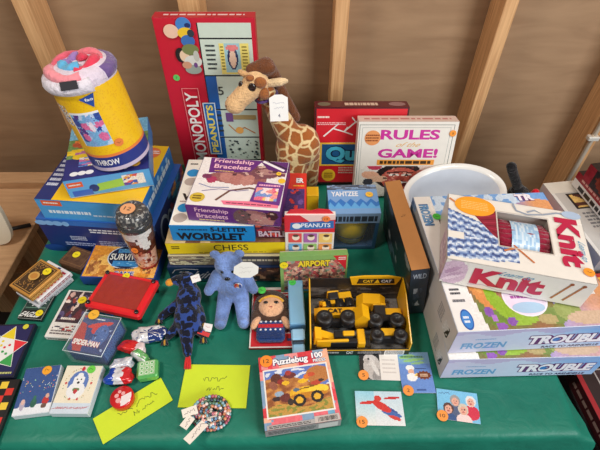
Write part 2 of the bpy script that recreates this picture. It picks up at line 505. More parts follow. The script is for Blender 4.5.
# ================================================================== LEFT GROUP
def navy_box():
    w, d, h = .265, .21, .105
    t = thing('toy_box', 'large navy blue carton under the other blue boxes and the rolled throw', 'box', (-.574, .672, T), -5)
    mb = MB(); mb.box(0, 0, 0, w, d, h, (26, 50, 118)); A = faces(mb, w, d, h)
    f = A['front']; f.rect(0, .86, 1, 1, (44, 108, 190)); f.rect(0, 0, 1, .86, (22, 44, 112))
    for i, (x, r) in enumerate(((.03, .05), (.10, .04), (.17, .045), (.24, .03))): f.ell(x, .9, r, .07, (130, 180, 230))
    f.words(.42, .66, .80, .80, 2, (225, 230, 240), 3); f.words(.22, .40, .36, .54, 3, (190, 200, 225), 4)
    f.words(.15, .22, .42, .34, 2, (170, 180, 215), 5); f.words(.46, .16, .74, .44, 5, (150, 165, 205), 6)
    f.ell(.03, .1, .1, .12, (26, 60, 140))
    r = A['right']; r.rect(0, 0, 1, 1, (28, 44, 104))
    r.img(.45, .35, 1, 1, 14, 14, busy([(60, 120, 190), (150, 60, 90), (28, 44, 104), (190, 120, 70), (70, 50, 120)], 40, 5))
    r.ell(.2, .5, .14, .36, (150, 170, 205)); r.ell(.2, .5, .10, .28, (40, 52, 100)); r.ell(.38, .45, .08, .28, (150, 170, 205)); r.ell(.38, .45, .05, .20, (40, 52, 100))
    A['left'].rect(0, 0, 1, .9, (24, 46, 112)); A['top'].rect(0, 0, 1, 1, (40, 96, 178))
    mb.build('carton', t)
    return t
navy_box()

def mid_box():
    w, d, h = .228, .20, .056
    t = thing('toy_box', 'blue and yellow toy carton between the navy carton and the flat game', 'box', (-.553, .674, T+.106), -5)
    mb = MB(); mb.box(0, 0, 0, w, d, h, (52, 140, 205)); A = faces(mb, w, d, h)
    tp = A['top']; tp.rect(0, 0, 1, 1, (242, 190, 26)); tp.poly([(0, 0), (.16, 0), (.16, 1), (0, 1)], (30, 46, 110))
    tp.words(.02, .2, .13, .9, 9, (210, 215, 235), 4); tp.poly([(.16, 0), (.26, 0), (.16, .2)], (245, 196, 30))
    tp.circ(.86, .86, .1, (232, 120, 60)); tp.words(.78, .84, .94, .91, 2, (250, 230, 220), 2)
    f = A['front']; f.rect(0, 0, 1, .95, (70, 160, 220)); f.rect(.05, .70, .24, .96, (230, 96, 50)); f.words(.07, .78, .22, .9, 1, (250, 240, 230), 2)
    f.words(.08, .28, .5, .5, 1, (225, 240, 250), 7, .7); f.words(.5, .22, .96, .36, 1, (200, 225, 245), 9)
    r = A['right']; r.rect(0, 0, 1, 1, (40, 118, 190)); r.words(.05, .35, .9, .65, 1, (225, 240, 250), 12, .8)
    for i in range(4): r.circ(.35+.16*i, .75, .12, (150, 200, 235))
    A['left'].rect(0, 0, 1, 1, (60, 150, 210))
    mb.build('carton', t)
mid_box()

def top_box():
    w, d, h = .168, .195, .048
    t = thing('board_game', 'light blue flat game lying askew under the rolled throw blanket', 'board game', (-.474, .672, T+.1632), 14)
    mb, A = lidbox(t, w, d, h, (84, 160, 222))
    tp = A['top']
    tp.img(0, .34, 1, 1, 26, 20, painter(lambda u, v: (120, 190, 230) if v > .55 else (110, 150, 90), [
        (.2, .8, .16, .12, .2, (225, 240, 248)), (.16, .72, .07, .09, 0, (40, 60, 120)), (.3, .78, .07, .08, 0, (50, 80, 150)), (.16, .42, .12, .10, 0, (190, 90, 60)), (.16, .5, .1, .05, 0, (225, 130, 60)),
        (.5, .5, .2, .1, 0, (60, 120, 60)), (.7, .7, .2, .2, 0, (150, 205, 240)), (.12, .2, .14, .09, .2, (238, 206, 50)), (.5, .15, .4, .1, 0, (190, 120, 170)), (.8, .2, .2, .15, 0, (90, 160, 80))], 14))
    tp.poly([(0, 0), (1, 0), (1, .30), (0, .36)], (36, 44, 116)); tp.ell(.2, .38, .13, .05, (238, 206, 50))
    tp.img(.16, .2, .62, .36, 16, 7, busy([(210, 110, 170), (90, 140, 210), (230, 190, 90), (240, 240, 240), (80, 60, 150)], 40, 8))
    for i in range(3): tp.ell(.12+.09*i, .09, .05, .035, (232, 234, 240))
    for i in range(2): tp.ell(.62+.1*i, .1, .04, .05, (240, 236, 225))
    tp.ell(.84, .12, .06, .05, (244, 190, 60))
    f = A['front']; f.rect(0, .07, 1, 1, (96, 170, 226)); f.rect(.02, .58, .2, .86, (232, 98, 52)); f.words(.04, .66, .18, .78, 1, WHITE, 3)
    f.poly([(.34, .22), (.66, .30), (.68, .74), (.36, .62)], (160, 206, 84)); f.circ(.31, .42, .2, (40, 60, 120))
    f.img(.66, .3, .92, .86, 14, 9, busy([(230, 150, 60), (110, 70, 160), (240, 230, 220), (60, 90, 180), (225, 90, 90)], 26, 4))
    f.rect(.05, .1, .28, .4, (60, 104, 196))
    A['left'].rect(0, .07, 1, 1, (70, 145, 210)); A['right'].rect(0, .07, 1, 1, (60, 130, 200))
    mb.build('lid', t)
top_box()

def throw():
    L, r = .205, .0605
    t = thing('rolled_throw', 'rolled fleece throw in a yellow cardboard sleeve standing on the blue boxes', 'blanket', (-.380, .758, T+.2166), 11, tilt=-1.5, roll=-5.8)
    t.scale = (1, 1, .955)
    prof = [(r*.80, .0005), (r*.97, .004), (r, .02), (r, .178), (r*1.03, .188), (r*1.0, .200), (r*.86, .210), (r*.6, .213)]
    mb = MB(); mb.lathe([(a, b) for a, b in prof[:4]] + [(a, b) for a, b in prof[4:]], (214, 200, 214), 40, 'fleece')
    mb.build('fleece_roll', t, 'pale lilac fleece roll')
    # spiral of coloured folds at the rolled end
    cols = [(206, 60, 84), (150, 116, 176), (92, 172, 214), (214, 60, 84), (226, 112, 126), (222, 96, 116), (232, 140, 150)]
    rn = random.Random(4)
    for i in range(7):
        a0 = i*1.25; pts = []
        rr = .012+.0064*i
        for k in range(9):
            a = a0+k*.24+i*.3; pts.append((rr*math.cos(a)+.002, rr*math.sin(a), .211+.004*math.sin(k*.8+i)-.0009*i))
        b = MB(); b.tube(pts, .0105, cols[i], 8, 'fleece'); b.build('fold', t)
    b = MB(); pts = [(.053*math.cos(a), .053*math.sin(a), .196) for a in [R(x) for x in range(-35, 150, 12)]]
    b.tube(pts, .014, (112, 88, 142), 10, 'fleece'); b.build('fold', t, 'purple outer fold')
    b = MB(); pts = [(.055*math.cos(a), .055*math.sin(a), .190) for a in [R(x) for x in range(165, 300, 12)]]
    b.tube(pts, .015, (222, 214, 224), 10, 'fleece'); b.build('fold', t, 'white outer fold')
    # dark care label
    b = MB(); b.X = Matrix.Translation((-.006, -.058, .196)) @ Euler((R(60), 0, R(-6))).to_matrix().to_4x4()
    b.box(-.015, -.007, .0085, .015, .008, .0100, (44, 42, 48), 'matte', .0004); b.build('care_label', t)
    # sleeve: bent card with print
    rs = r*1.015; s = MB(); N = 180; zz = [.001, .026, .034, .05, .07, .09, .11, .13, .148]
    vs, fs, cs = [], [], []
    rn = random.Random(8)
    rows = 80; z0, z1 = .001, .177
    for j in range(rows+1):
        for i in range(N):
            a = 2*math.pi*i/N; vs.append((rs*math.cos(a), rs*math.sin(a), z0+(z1-z0)*j/rows+(.007*math.cos(a+R(60)) if j == rows else 0)))
    pic = painter((122, 178, 222), rnd_blobs(40, [(50, 80, 160), (130, 170, 220), (222, 110, 160), (240, 226, 236), (90, 60, 140), (190, 210, 240)], 5, s0=.05, s1=.16), 12)
    for j in range(rows):
        z = (j+.5)/rows
        for i in range(N):
            k = (i+1) % N; fs.append((j*N+i, j*N+k, (j+1)*N+k, (j+1)*N+i))
            ang = (i+.5)/N*360
            x = (ang-270)/70.   # -1..1 across the front
            if z < .055: c = (206, 190, 212)
            elif z < .205: c = (38, 54, 134)
            elif z < .235: c = (236, 130, 60)
            elif -.55 < x < .22 and .36 < z < .80: c = (236, 240, 246) if (x < -.51 or z > .78) else pic((x+.55)/.77, (z-.36)/.44)
            elif -1.0 < x < -.56 and .62 < z < .88 and rn.random() < .72: c = (226, 238, 248) if rn.random() < .6 else (50, 80, 160)
            else: c = (246, 196, 20) if rn.random() < .86 else (238, 180, 24)
            if 50 < ang < 130 and z > .235: c = (60, 80, 150)
            cs.append(c)
    s.add(vs, fs, cs, 'card', True)
    # title and badge lifted onto the curve
    def curved(txt, a_mid, z_mid, w, h, col, bold=.02, slope=0.0):
        v2, f2, _ = glyphs(txt, bold); out = []
        for x, y in v2:
            a = R(a_mid)+(x-.5)*w/rs; q = rs+(.0026 if txt == 'fao' else .0009)
            out.append((q*math.cos(a), q*math.sin(a), z_mid+(y-.5)*h+slope*(x-.5)))
        s.add(out, f2, col, 'card')
    curved('THROW', 259, .0235, .050, .014, (240, 240, 245), .03)
    q = rs+.0022
    for pts, col in (([(266, .170), (292, .177), (284, .150)], (36, 76, 160)),):
        s.add([(q*math.cos(R(a)), q*math.sin(R(a)), z) for a, z in pts], [tuple(range(len(pts)))], col, 'card')
    curved('fao', 281, .1675, .014, .006, (240, 240, 245), .02)
    s.build('card_sleeve', t, 'yellow printed card sleeve with navy band')
    sx = Matrix.Rotation(R(4), 4, 'Z') @ Euler((R(90), 0, 0)).to_matrix().to_4x4()
    sticker(t, (.026, -.0575, .064), .0088, (232, 128, 62), '', Matrix.Rotation(R(24), 4, 'Z') @ Euler((R(90), 0, 0)).to_matrix().to_4x4(), 3)
throw()

def survivor():
    w, d, h = .162, .094, .028
    t = thing('board_game', 'flat island themed game tin box with a dark blue oval in front of navy carton', 'board game', (-.472, .572, T), -2)
    mb, A = lidbox(t, w, d, h, (28, 62, 140), tray=(190, 150, 90))
    tp = A['top']; fb = busy([(236, 168, 60), (228, 148, 44), (242, 186, 90), (205, 130, 50)], 60, 3)
    tp.img(.02, .03, .98, .97, 30, 18, fb)
    tp.img(.05, .1, .2, .5, 6, 8, busy([(150, 90, 40), (220, 160, 80), (180, 110, 50)], 16, 2)); tp.img(.8, .15, .97, .6, 6, 8, busy([(150, 80, 40), (230, 170, 90), (120, 90, 60)], 16, 4))
    tp.ell(.55, .62, .29, .36, (210, 220, 232)); tp.ell(.55, .62, .275, .335, (22, 30, 66))
    tp.img(.36, .34, .74, .50, 14, 5, painter((60, 140, 200), rnd_blobs(10, [(150, 210, 240), (40, 100, 170)], 3), 10)); tp.img(.38, .74, .72, .86, 14, 4, painter((80, 150, 200), rnd_blobs(10, [(150, 210, 240), (40, 100, 170)], 4), 10))
    tp.txt('SURVIVOR', .55, .62, .50, .19, (244, 240, 230), .02, out=(20, 22, 36), ob=.05)
    tp.words(.42, .87, .68, .93, 1, (30, 30, 40), 2); tp.words(.42, .25, .68, .30, 1, (30, 30, 40), 6)
    tp.txt('GAME', .56, .13, .28, .12, (28, 70, 160), .03, out=(245, 245, 240), ob=.05)
    f = A['front']; f.rect(0, .1, 1, 1, (34, 72, 152))
    A['right'].rect(0, .1, 1, 1, (34, 72, 152))
    mb.build('lid', t)
survivor()

def cup():
    t = thing('tumbler', 'tapered brown and white tumbler with a glittery lid standing on the island game', 'tumbler', (-.336, .616, T+.0295), -12, roll=2.5)
    t.scale = (.90, .90, .91)
    mb = MB()
    prof = [(.0255, 0, (120, 60, 40)), (.027, .004, (200, 120, 60)), (.0285, .02), (.0315, .06), (.035, .11), (.0365, .132)]
    N, rows = 40, 34
    fn = painter(lambda u, v: (214, 160, 132) if v < .46 else (96, 50, 34), rnd_blobs(42, [(226, 196, 176), (150, 60, 50), (60, 34, 30), (190, 110, 80), (222, 206, 196), (120, 40, 40)], 6, 0, 0, 1, .5, .02, .06)
                 + [(.5, .70, .16, .14, 0, (110, 58, 36)), (.5, .93, .5, .10, 0, (232, 226, 220)), (.72, .75, .12, .2, .5, (232, 226, 220)), (.25, .8, .05, .2, .3, (226, 220, 214)), (.62, .85, .03, .05, 0, (40, 40, 44)), (.47, .55, .05, .05, 0, (230, 110, 40))], 12)
    vs, fs, cs = [], [], []
    for j in range(rows+1):
        z = .132*j/rows; r = .0265+.010*(z/.132)
        for i in range(N):
            a = 2*math.pi*i/N; vs.append((r*math.cos(a), r*math.sin(a), z))
    for j in range(rows):
        for i in range(N):
            k = (i+1) % N; fs.append((j*N+i, j*N+k, (j+1)*N+k, (j+1)*N+i))
            u = ((i/N*360-270+180) % 360)/360; uu = (u-.5)*2+.5
            v = (j+.5)/rows
            cs.append((168, 40, 44) if v < .06 else fn(uu, v) if 0 <= uu <= 1 else (90, 48, 34))
    fs.append(tuple(range(N))[::-1]); cs.append((80, 40, 30))
    mb.add(vs, fs, cs, 'gloss', True); mb.build('cup', t)
    b = MB(); b.lathe([(.0372, .1325), (.0385, .134), (.0385, .146), (.0375, .150), (.035, .1512)], (34, 32, 34), 36, 'gloss'); b.build('collar', t, 'dark lid collar')
    b = MB(); b.lathe([(.036, .1514), (.0362, .155), (.036, .158), (.0355, .162), (.034, .168), (.032, .172), (.029, .176), (.024, .1775), (.016, .1782)], (92, 86, 84), 48, 'tin'); rg = random.Random(8)
    b.c = [lin(rg.choice([(26, 24, 26), (40, 38, 40), (70, 66, 66), (54, 50, 50), (150, 146, 140), (36, 34, 36)])) for _ in b.c]; b.build('lid', t, 'dark glittery lid')
    b = MB(); b.lathe([(.0385, .10), (.0394, .150), (.0384, .168), (.034, .179), (.018, .1815), (.001, .1815)], WHITE, 36, 'film', True, False); b.build('plastic_cover', t, 'clear plastic wrap cover')
    sticker(t, (-.003, -.004, .1820), .016, (226, 160, 110), '12', 'z', 5)
    sticker(t, (.004, -.0362, .082), .008, (244, 130, 40), '', Euler((R(84), 0, R(6))).to_matrix().to_4x4(), 8)
cup()

def small_boxes():
    # brown leatherette box
    w, d, h = .062, .05, .026
    t = thing('card_box', 'dark brown leather-look box beside the gilded box, yellow sticker on its lid', 'box', (-.536, .617, T), -21)
    b = MB(); b.box(0, 0, 0, w, d, h*.62, (90, 60, 38), 'leather', .0015); b.build('case', t)
    b = MB(); b.box(-.0006, -.0006, h*.62+.0004, w+.0006, d+.0006, h, (96, 64, 40), 'leather', .002)
    A = Art(b, (0, 0, h), (1, 0, 0), (0, 1, 0), w, d); A.frame(.08, .1, .92, .9, .02, (140, 100, 60)); b.build('lid', t)
    sticker(t, (.026, .03, h+.0009), .0085, YEL, '', 'z', 3, spin=10)
    # stack of flat card cases under gilded box
    base = Vector((-.573, .518))
    specs = [('white_case', 'white and silver card case at the bottom of the small stack', (206, 206, 212), (190, 190, 198), .072, .088, .012, -31),
             ('striped_case', 'white card case with navy swoosh and red bars, middle of the small stack', (232, 230, 232), (214, 214, 220), .071, .086, .013, -29),
             ]
    z = T
    for i, (n, l, c, sd, w, d, h, yaw) in enumerate(specs):
        t = thing('playing_card_case', l, 'card case', (-.605+.004*i, .545+.002*i, z), yaw, None)
        b = MB(); b.box(0, 0, 0, w, d, h, c, 'gloss', .0015); A = faces(b, w, d, h)
        a = A['top']
        if i:
            a.rect(.70, .02, .98, .98, (226, 222, 224))
            for k in range(9): a.rect(.78, .06+.1*k, .93, .11+.1*k, (196, 40, 64))
            a.line([(.60, .04), (.64, .2), (.56, .45), (.62, .7), (.58, .96)], .008, (36, 50, 110)); a.line([(.02, .03), (.55, .03)], .003, (30, 40, 90))
        else: a.words(.1, .1, .9, .9, 8, (150, 150, 160), 2)
        f = A['front']; f.words(.05, .3, .95, .8, 2, (130, 134, 150), 3+i)
        r = A['right']; r.rect(.0, .1, 1, .9, (226, 222, 224)); r.words(.05, .2, .95, .85, 2, (176, 60, 76) if i else (140, 144, 160), 9+i)
        b.build('case', t)
        z += h+.0003
    # gilded box
    w, d, h = .060, .078, .019
    t = thing('gilded_box', 'gold edged ornamental box with a black filigree cover, topmost of the small stack', 'box', (-.600, .540, z), -29)
    b = MB(); b.box(0, 0, 0, w, d, h*.75, (206, 146, 66), 'metal', .001)
    A = faces(b, w, d, h*.75)
    for k in ('front', 'right', 'left'):
        A[k].rect(.02, .2, .98, .8, (150, 96, 44)); A[k].words(.03, .28, .97, .72, 2, (226, 180, 96), 4)
    b.build('case', t)
    b = MB(); b.box(-.001, -.001, h*.75+.0003, w+.001, d+.001, h, (208, 150, 72), 'metal', .0012)
    a = Art(b, (0, 0, h), (1, 0, 0), (0, 1, 0), w, d); a.rect(.06, .05, .94, .95, (70, 50, 32)); a.frame(.1, .08, .9, .92, .02, (196, 146, 74))
    rn = random.Random(2)
    for k in range(26):
        x, y = rn.uniform(.16, .84), rn.uniform(.13, .87)
        for q in ((x, y), (1-x, y), (x, 1-y)): a.circ(q[0], q[1], .022, (170, 124, 66), 8)
    a.ell(.5, .5, .2, .14, (206, 160, 84)); a.ell(.5, .5, .14, .09, (190, 130, 60)); b.build('lid', t)
    sticker(t, (.044, .060, h+.0045), .0088, YEL, '', 'z', 6, spin=10)
small_boxes()

def eagles():
    w, d, h = .052, .062, .006
    t = thing('playing_card_case', 'black flat case with white bird emblem and lettering in front of the small stack', 'card case', (-.578, .484, T), -5)
    b = MB(); b.box(0, 0, 0, w, d, h, (26, 30, 32), 'card', .001); a = Art(b, (0, 0, h), (1, 0, 0), (0, 1, 0), w, d)
    a.frame(.02, .02, .98, .98, .02, (150, 156, 150)); a.rect(.05, .36, .95, .95, (38, 62, 56))
    a.poly([(.1, .62), (.3, .84), (.62, .9), (.92, .78), (.7, .74), (.86, .62), (.6, .64), (.62, .52), (.46, .56), (.3, .50), (.32, .60)], (216, 220, 216))
    a.poly([(.3, .64), (.5, .72), (.62, .68), (.48, .62)], (60, 70, 70)); a.line([(.08, .44), (.92, .47)], .0012, (120, 160, 140))
    a.txt('EAGLES', .47, .19, .80, .20, (230, 230, 226), .03, shear=.2)
    b.build('case', t)
    sticker(t, (.040, .016, h+.001), .0075, YEL, '', 'z', 9)
eagles()

def star_and_checkers():
    w, d, h = .115, .112, .014
    t = thing('board_game', 'dark navy star board game box at the table edge, coloured points on white star', 'board game', (-.640, .352, T), 2)
    mb, A = lidbox(t, w, d, h, (20, 20, 44), tray=(40, 40, 50))
    a = A['top']; a.rect(.03, .03, .97, .97, (34, 34, 84))
    cx, cy = .58, .5; pc = [(232, 206, 40), (226, 50, 60), (60, 160, 80), (40, 120, 200), (232, 206, 40), (60, 160, 80)]
    outer = [(cx+.44*math.sin(R(60*k+14)), cy+.46*math.cos(R(60*k+14))) for k in range(6)]
    inner = [(cx+.26*math.sin(R(60*k+44)), cy+.26*math.cos(R(60*k+44))) for k in range(6)]
    a.poly(inner, (236, 236, 232))
    for k in range(6): a.poly([inner[k-1], outer[k], inner[k]], pc[k])
    for k in range(6):
        a.line([inner[k-1], outer[k], inner[k]], .0014, (240, 240, 236))
        for s in (.08, .16): a.circ(cx+s*math.sin(R(60*k)), cy+s*math.cos(R(60*k)), .022, pc[k], 10)
    a.circ(.86, .93, .05, (214, 206, 60)); a.words(.6, .04, .95, .1, 1, (190, 190, 120), 2)
    mb.build('lid', t)
    w, d, h = .115, .112, .010
    t = thing('board_game', 'black checkers box with a red and yellow checkered board at the table edge', 'board game', (-.625, .235+.022, T), 3)
    t.location.x = -.622; t.location.y = .237
    mb, A = lidbox(t, w, d, h, (22, 20, 22), tray=(30, 30, 30))
    a = A['top']
    for i in range(8):
        for j in range(8):
            x0, y0 = .04+.115*i, .04+.115*j
            if (i+j) % 2: a2 = (214, 50, 40)
            else: a2 = (24, 20, 22)
            if (i*3+j) % 5 == 0: a2 = (238, 200, 60)
            a.mb.add([a.P(x0, y0), a.P(x0+.115, y0), a.P(x0+.115, y0+.115), a.P(x0, y0+.115)], [(0, 1, 2, 3)], a2, 'card')
    mb.build('lid', t)
star_and_checkers()

def dvd_and_blue():
    w, d, h = .060, .112, .012
    t = thing('disc_case', 'white edged disc case with a dark picture cover beside the red drawing toy', 'disc case', (-.503, .440, T), -5)
    b = MB(); b.box(0, 0, 0, w, d, h, (232, 228, 222), 'card', .001); A = faces(b, w, d, h); a = A['top']
    a.img(.10, .30, .96, .97, 20, 24, painter((60, 46, 56), rnd_blobs(30, [(150, 60, 60), (210, 170, 160), (40, 36, 60), (110, 50, 60), (230, 210, 200), (90, 80, 120)], 9, .05, .1, .95, .95, .04, .14), 14))
    a.words(.25, .355, .75, .405, 1, (235, 225, 215), 6, .9)
    a.words(.12, .05, .9, .26, 4, (120, 110, 112), 3); a.img(.12, .14, .8, .25, 14, 3, busy([(232, 228, 222), (170, 60, 60), (80, 76, 90), (232, 228, 222)], 26, 3))
    f = A['front']; f.words(.1, .3, .9, .7, 1, (120, 90, 90), 3)
    A['left'].words(.03, .3, .97, .7, 1, (150, 150, 150), 3)
    b.build('case', t)
    sticker(t, (.040, .088, h+.001), .0088, YEL, '', 'z', 4)
    w, d, h = .056, .085, .010
    t = thing('picture_book', 'blue picture book tucked between the disc case and the red drawing toy', 'book', (-.440, .508, T), -17)
    b = MB(); b.box(0, 0, 0, w, d, h, (40, 86, 160), 'card', .001); a = Art(b, (0, 0, h), (1, 0, 0), (0, 1, 0), w, d)
    a.img(0.02, .02, .98, .98, 20, 28, painter((46, 96, 170), rnd_blobs(40, [(150, 70, 60), (220, 210, 210), (90, 140, 200), (60, 50, 90), (200, 160, 140)], 12, s0=.03, s1=.12), 12))
    a.words(.1, .86, .9, .96, 1, (240, 240, 240), 3); b.build('book_block', t)
dvd_and_blue()

def etch():
    w, d, h = .122, .092, .018
    t = thing('drawing_toy', 'red drawing toy with a brown sparkly screen and black corner knobs', 'drawing toy', (-.437, .497, T+.018), -13)
    b = MB(); b.box(0, 0, 0, w, d, h, (228, 34, 42), 'gloss', .004); b.build('shell', t)
    b = MB(); b.box(.012, .012, h+.0002, w-.012, d-.010, h+.0016, (166, 50, 42), 'tin', .001); b.build('screen', t, 'brown sparkly screen')
    for x, y in ((.008, .008), (w-.008, .008), (.008, d-.008), (w-.008, d-.008)):
        b = MB(); b.cyl((x, y, h+.0002), (x, y, h+.005), .0042, c=(22, 20, 22), mat='gloss'); b.build('knob', t)
        b = MB(); b.cyl((x, y, -.0178), (x, y, -.0002), .0032, .0045, c=(24, 22, 24), mat='plastic'); b.build('leg', t)
    sticker(t, (.050, .086, h+.0004), .0075, YEL, '', 'z', 3)
etch()

def spider_case():
    w, d, h = .078, .084, .046
    t = thing('clear_toy_case', 'clear plastic toy case with a red and blue card inside, beside the card decks', 'toy case', (-.437, .392, T), -10)
    b = MB(); b.box(0.004, 0.006, .001, w-.004, d-.004, h-.004, (30, 50, 110), 'card', .001)
    A = faces(b, w, d, h)
    a = Art(b, (.004, .006, h-.004), (1, 0, 0), (0, 1, 0), w-.008, d-.010)
    a.img(0, 0, 1, 1, 26, 26, painter((34, 56, 116), [(.1, .5, .16, .7, .35, (170, 50, 44)), (.45, .86, .5, .12, 0, (52, 70, 120)), (.55, .78, .34, .07, .3, (200, 50, 44)), (.48, .62, .10, .1, 0, (196, 44, 44)), (.7, .5, .2, .3, 0, (60, 96, 160))] + rnd_blobs(24, [(90, 120, 180), (24, 40, 90), (150, 170, 210)], 4, .5, .1, 1, .8, .01, .05), 12))
    a.txt('SPIDER-MAN', .42, .24, .74, .15, (240, 232, 226), .04, out=(180, 30, 36), ob=.07, slope=-.05)
    a.words(.3, .90, .62, .96, 1, (236, 236, 240), 3)
    a = Art(b, (w-.004, .006, .001), (0, 1, 0), (0, 0, 1), d-.010, h-.005); a.rect(0, 0, 1, 1, (30, 60, 120)); a.words(.05, .1, .95, .9, 8, (90, 130, 190), 4)
    b.build('printed_insert', t, 'red and blue printed insert')
    b = MB(); b.box(0, 0, 0, w, d, h, WHITE, 'clear', .003)
    b.build('clear_cover', t)
    b = MB(); pts = [(0.001, 0.001, h), (w-.001, 0.001, h), (w-.001, d-.001, h), (.001, d-.001, h)]
    b.tube(pts, .0009, (214, 224, 230), 6, 'gloss', True); b.build('cover_rim', t)
    sticker(t, (.022, .080, h+.0022), .0105, (240, 178, 50), '', 'z', 3)
spider_case()

def decks():
    w, d, h = .063, .088, .015
    t = thing('greeting_card_box', 'blue winter scene card box with snowy ground, next to the polar bear box', 'card box', (-.497, .285, T), 7)
    b = MB(); b.box(0, 0, 0, w, d, h, (220, 222, 226), 'card', .0008); a = Art(b, (0, 0, h), (1, 0, 0), (0, 1, 0), w, d)
    rn = random.Random(5)
    bl = [(.2, .05, .5, .10, 0, (232, 234, 240)), (.8, .08, .5, .11, 0, (232, 234, 240)), (.2, .2, .07, .12, 0, (180, 170, 190)), (.2, .26, .05, .06, 0, (220, 180, 170)), (.5, .22, .08, .1, 0, (44, 96, 80)), (.5, .3, .05, .07, 0, (50, 110, 90)), (.82, .24, .09, .09, .3, (190, 50, 50)), (.84, .34, .05, .05, 0, (220, 170, 150)), (.8, .14, .08, .05, 0, (110, 80, 70))]
    for k in range(46): bl.append((rn.random(), .5+.25*rn.random()+.1*math.sin(k), .012, .010, 0, rn.choice([(240, 210, 120), (220, 120, 110), (236, 236, 240), (150, 200, 170)])))
    a.img(.01, .01, .99, .99, 30, 40, painter((54, 84, 142), bl, 6)); b.build('box', t)
    sticker(t, (.040, .079, h+.001), .0085, (240, 164, 40), '', 'z', 2)
    w, d, h = .067, .088, .016
    t = thing('greeting_card_box', 'cream card box with a blue hooded white bear, next to the winter scene box', 'card box', (-.434, .290, T), -.5)
    b = MB(); b.box(0, 0, 0, w, d, h, (214, 220, 226), 'card', .0008); a = Art(b, (0, 0, h), (1, 0, 0), (0, 1, 0), w, d)
    bl = [(.48, .62, .27, .27, 0, (92, 122, 186)), (.48, .46, .24, .18, 0, (236, 236, 236)), (.48, .68, .15, .16, 0, (238, 238, 238)), (.35, .80, .05, .05, 0, (92, 122, 186)), (.61, .80, .05, .05, 0, (92, 122, 186)), (.48, .63, .035, .025, 0, (40, 40, 44)), (.42, .70, .02, .02, 0, (40, 40, 44)), (.54, .70, .02, .02, 0, (40, 40, 44)), (.48, .48, .10, .04, 0, (110, 130, 80)), (.48, .44, .05, .05, 0, (190, 50, 60)), (.5, .93, .05, .05, 0, (200, 40, 56)), (.15, .62, .03, .03, 0, (200, 70, 70)), (.84, .62, .03, .03, 0, (200, 70, 70)), (.4, .28, .03, .03, 0, (200, 80, 80)), (.6, .28, .03, .03, 0, (200, 80, 80))]
    for k in range(40):
        an = rn.uniform(0, 6.28); bl.append((.48+.38*math.cos(an), .6+.34*math.sin(an), .012, .010, 0, rn.choice([(200, 80, 80), (90, 130, 80), (200, 160, 80)])))
    a.img(.01, .01, .99, .99, 34, 44, painter(lambda u, v: (236, 226, 202) if v > .2 else (206, 218, 230), bl, 5))
    a.txt('peace on earth', .5, .11, .8, .08, (190, 50, 70), .01, shear=.3); b.build('box', t)
    sticker(t, (.048, .080, h+.001), .0075, (110, 206, 70), '', 'z', 2)
decks()

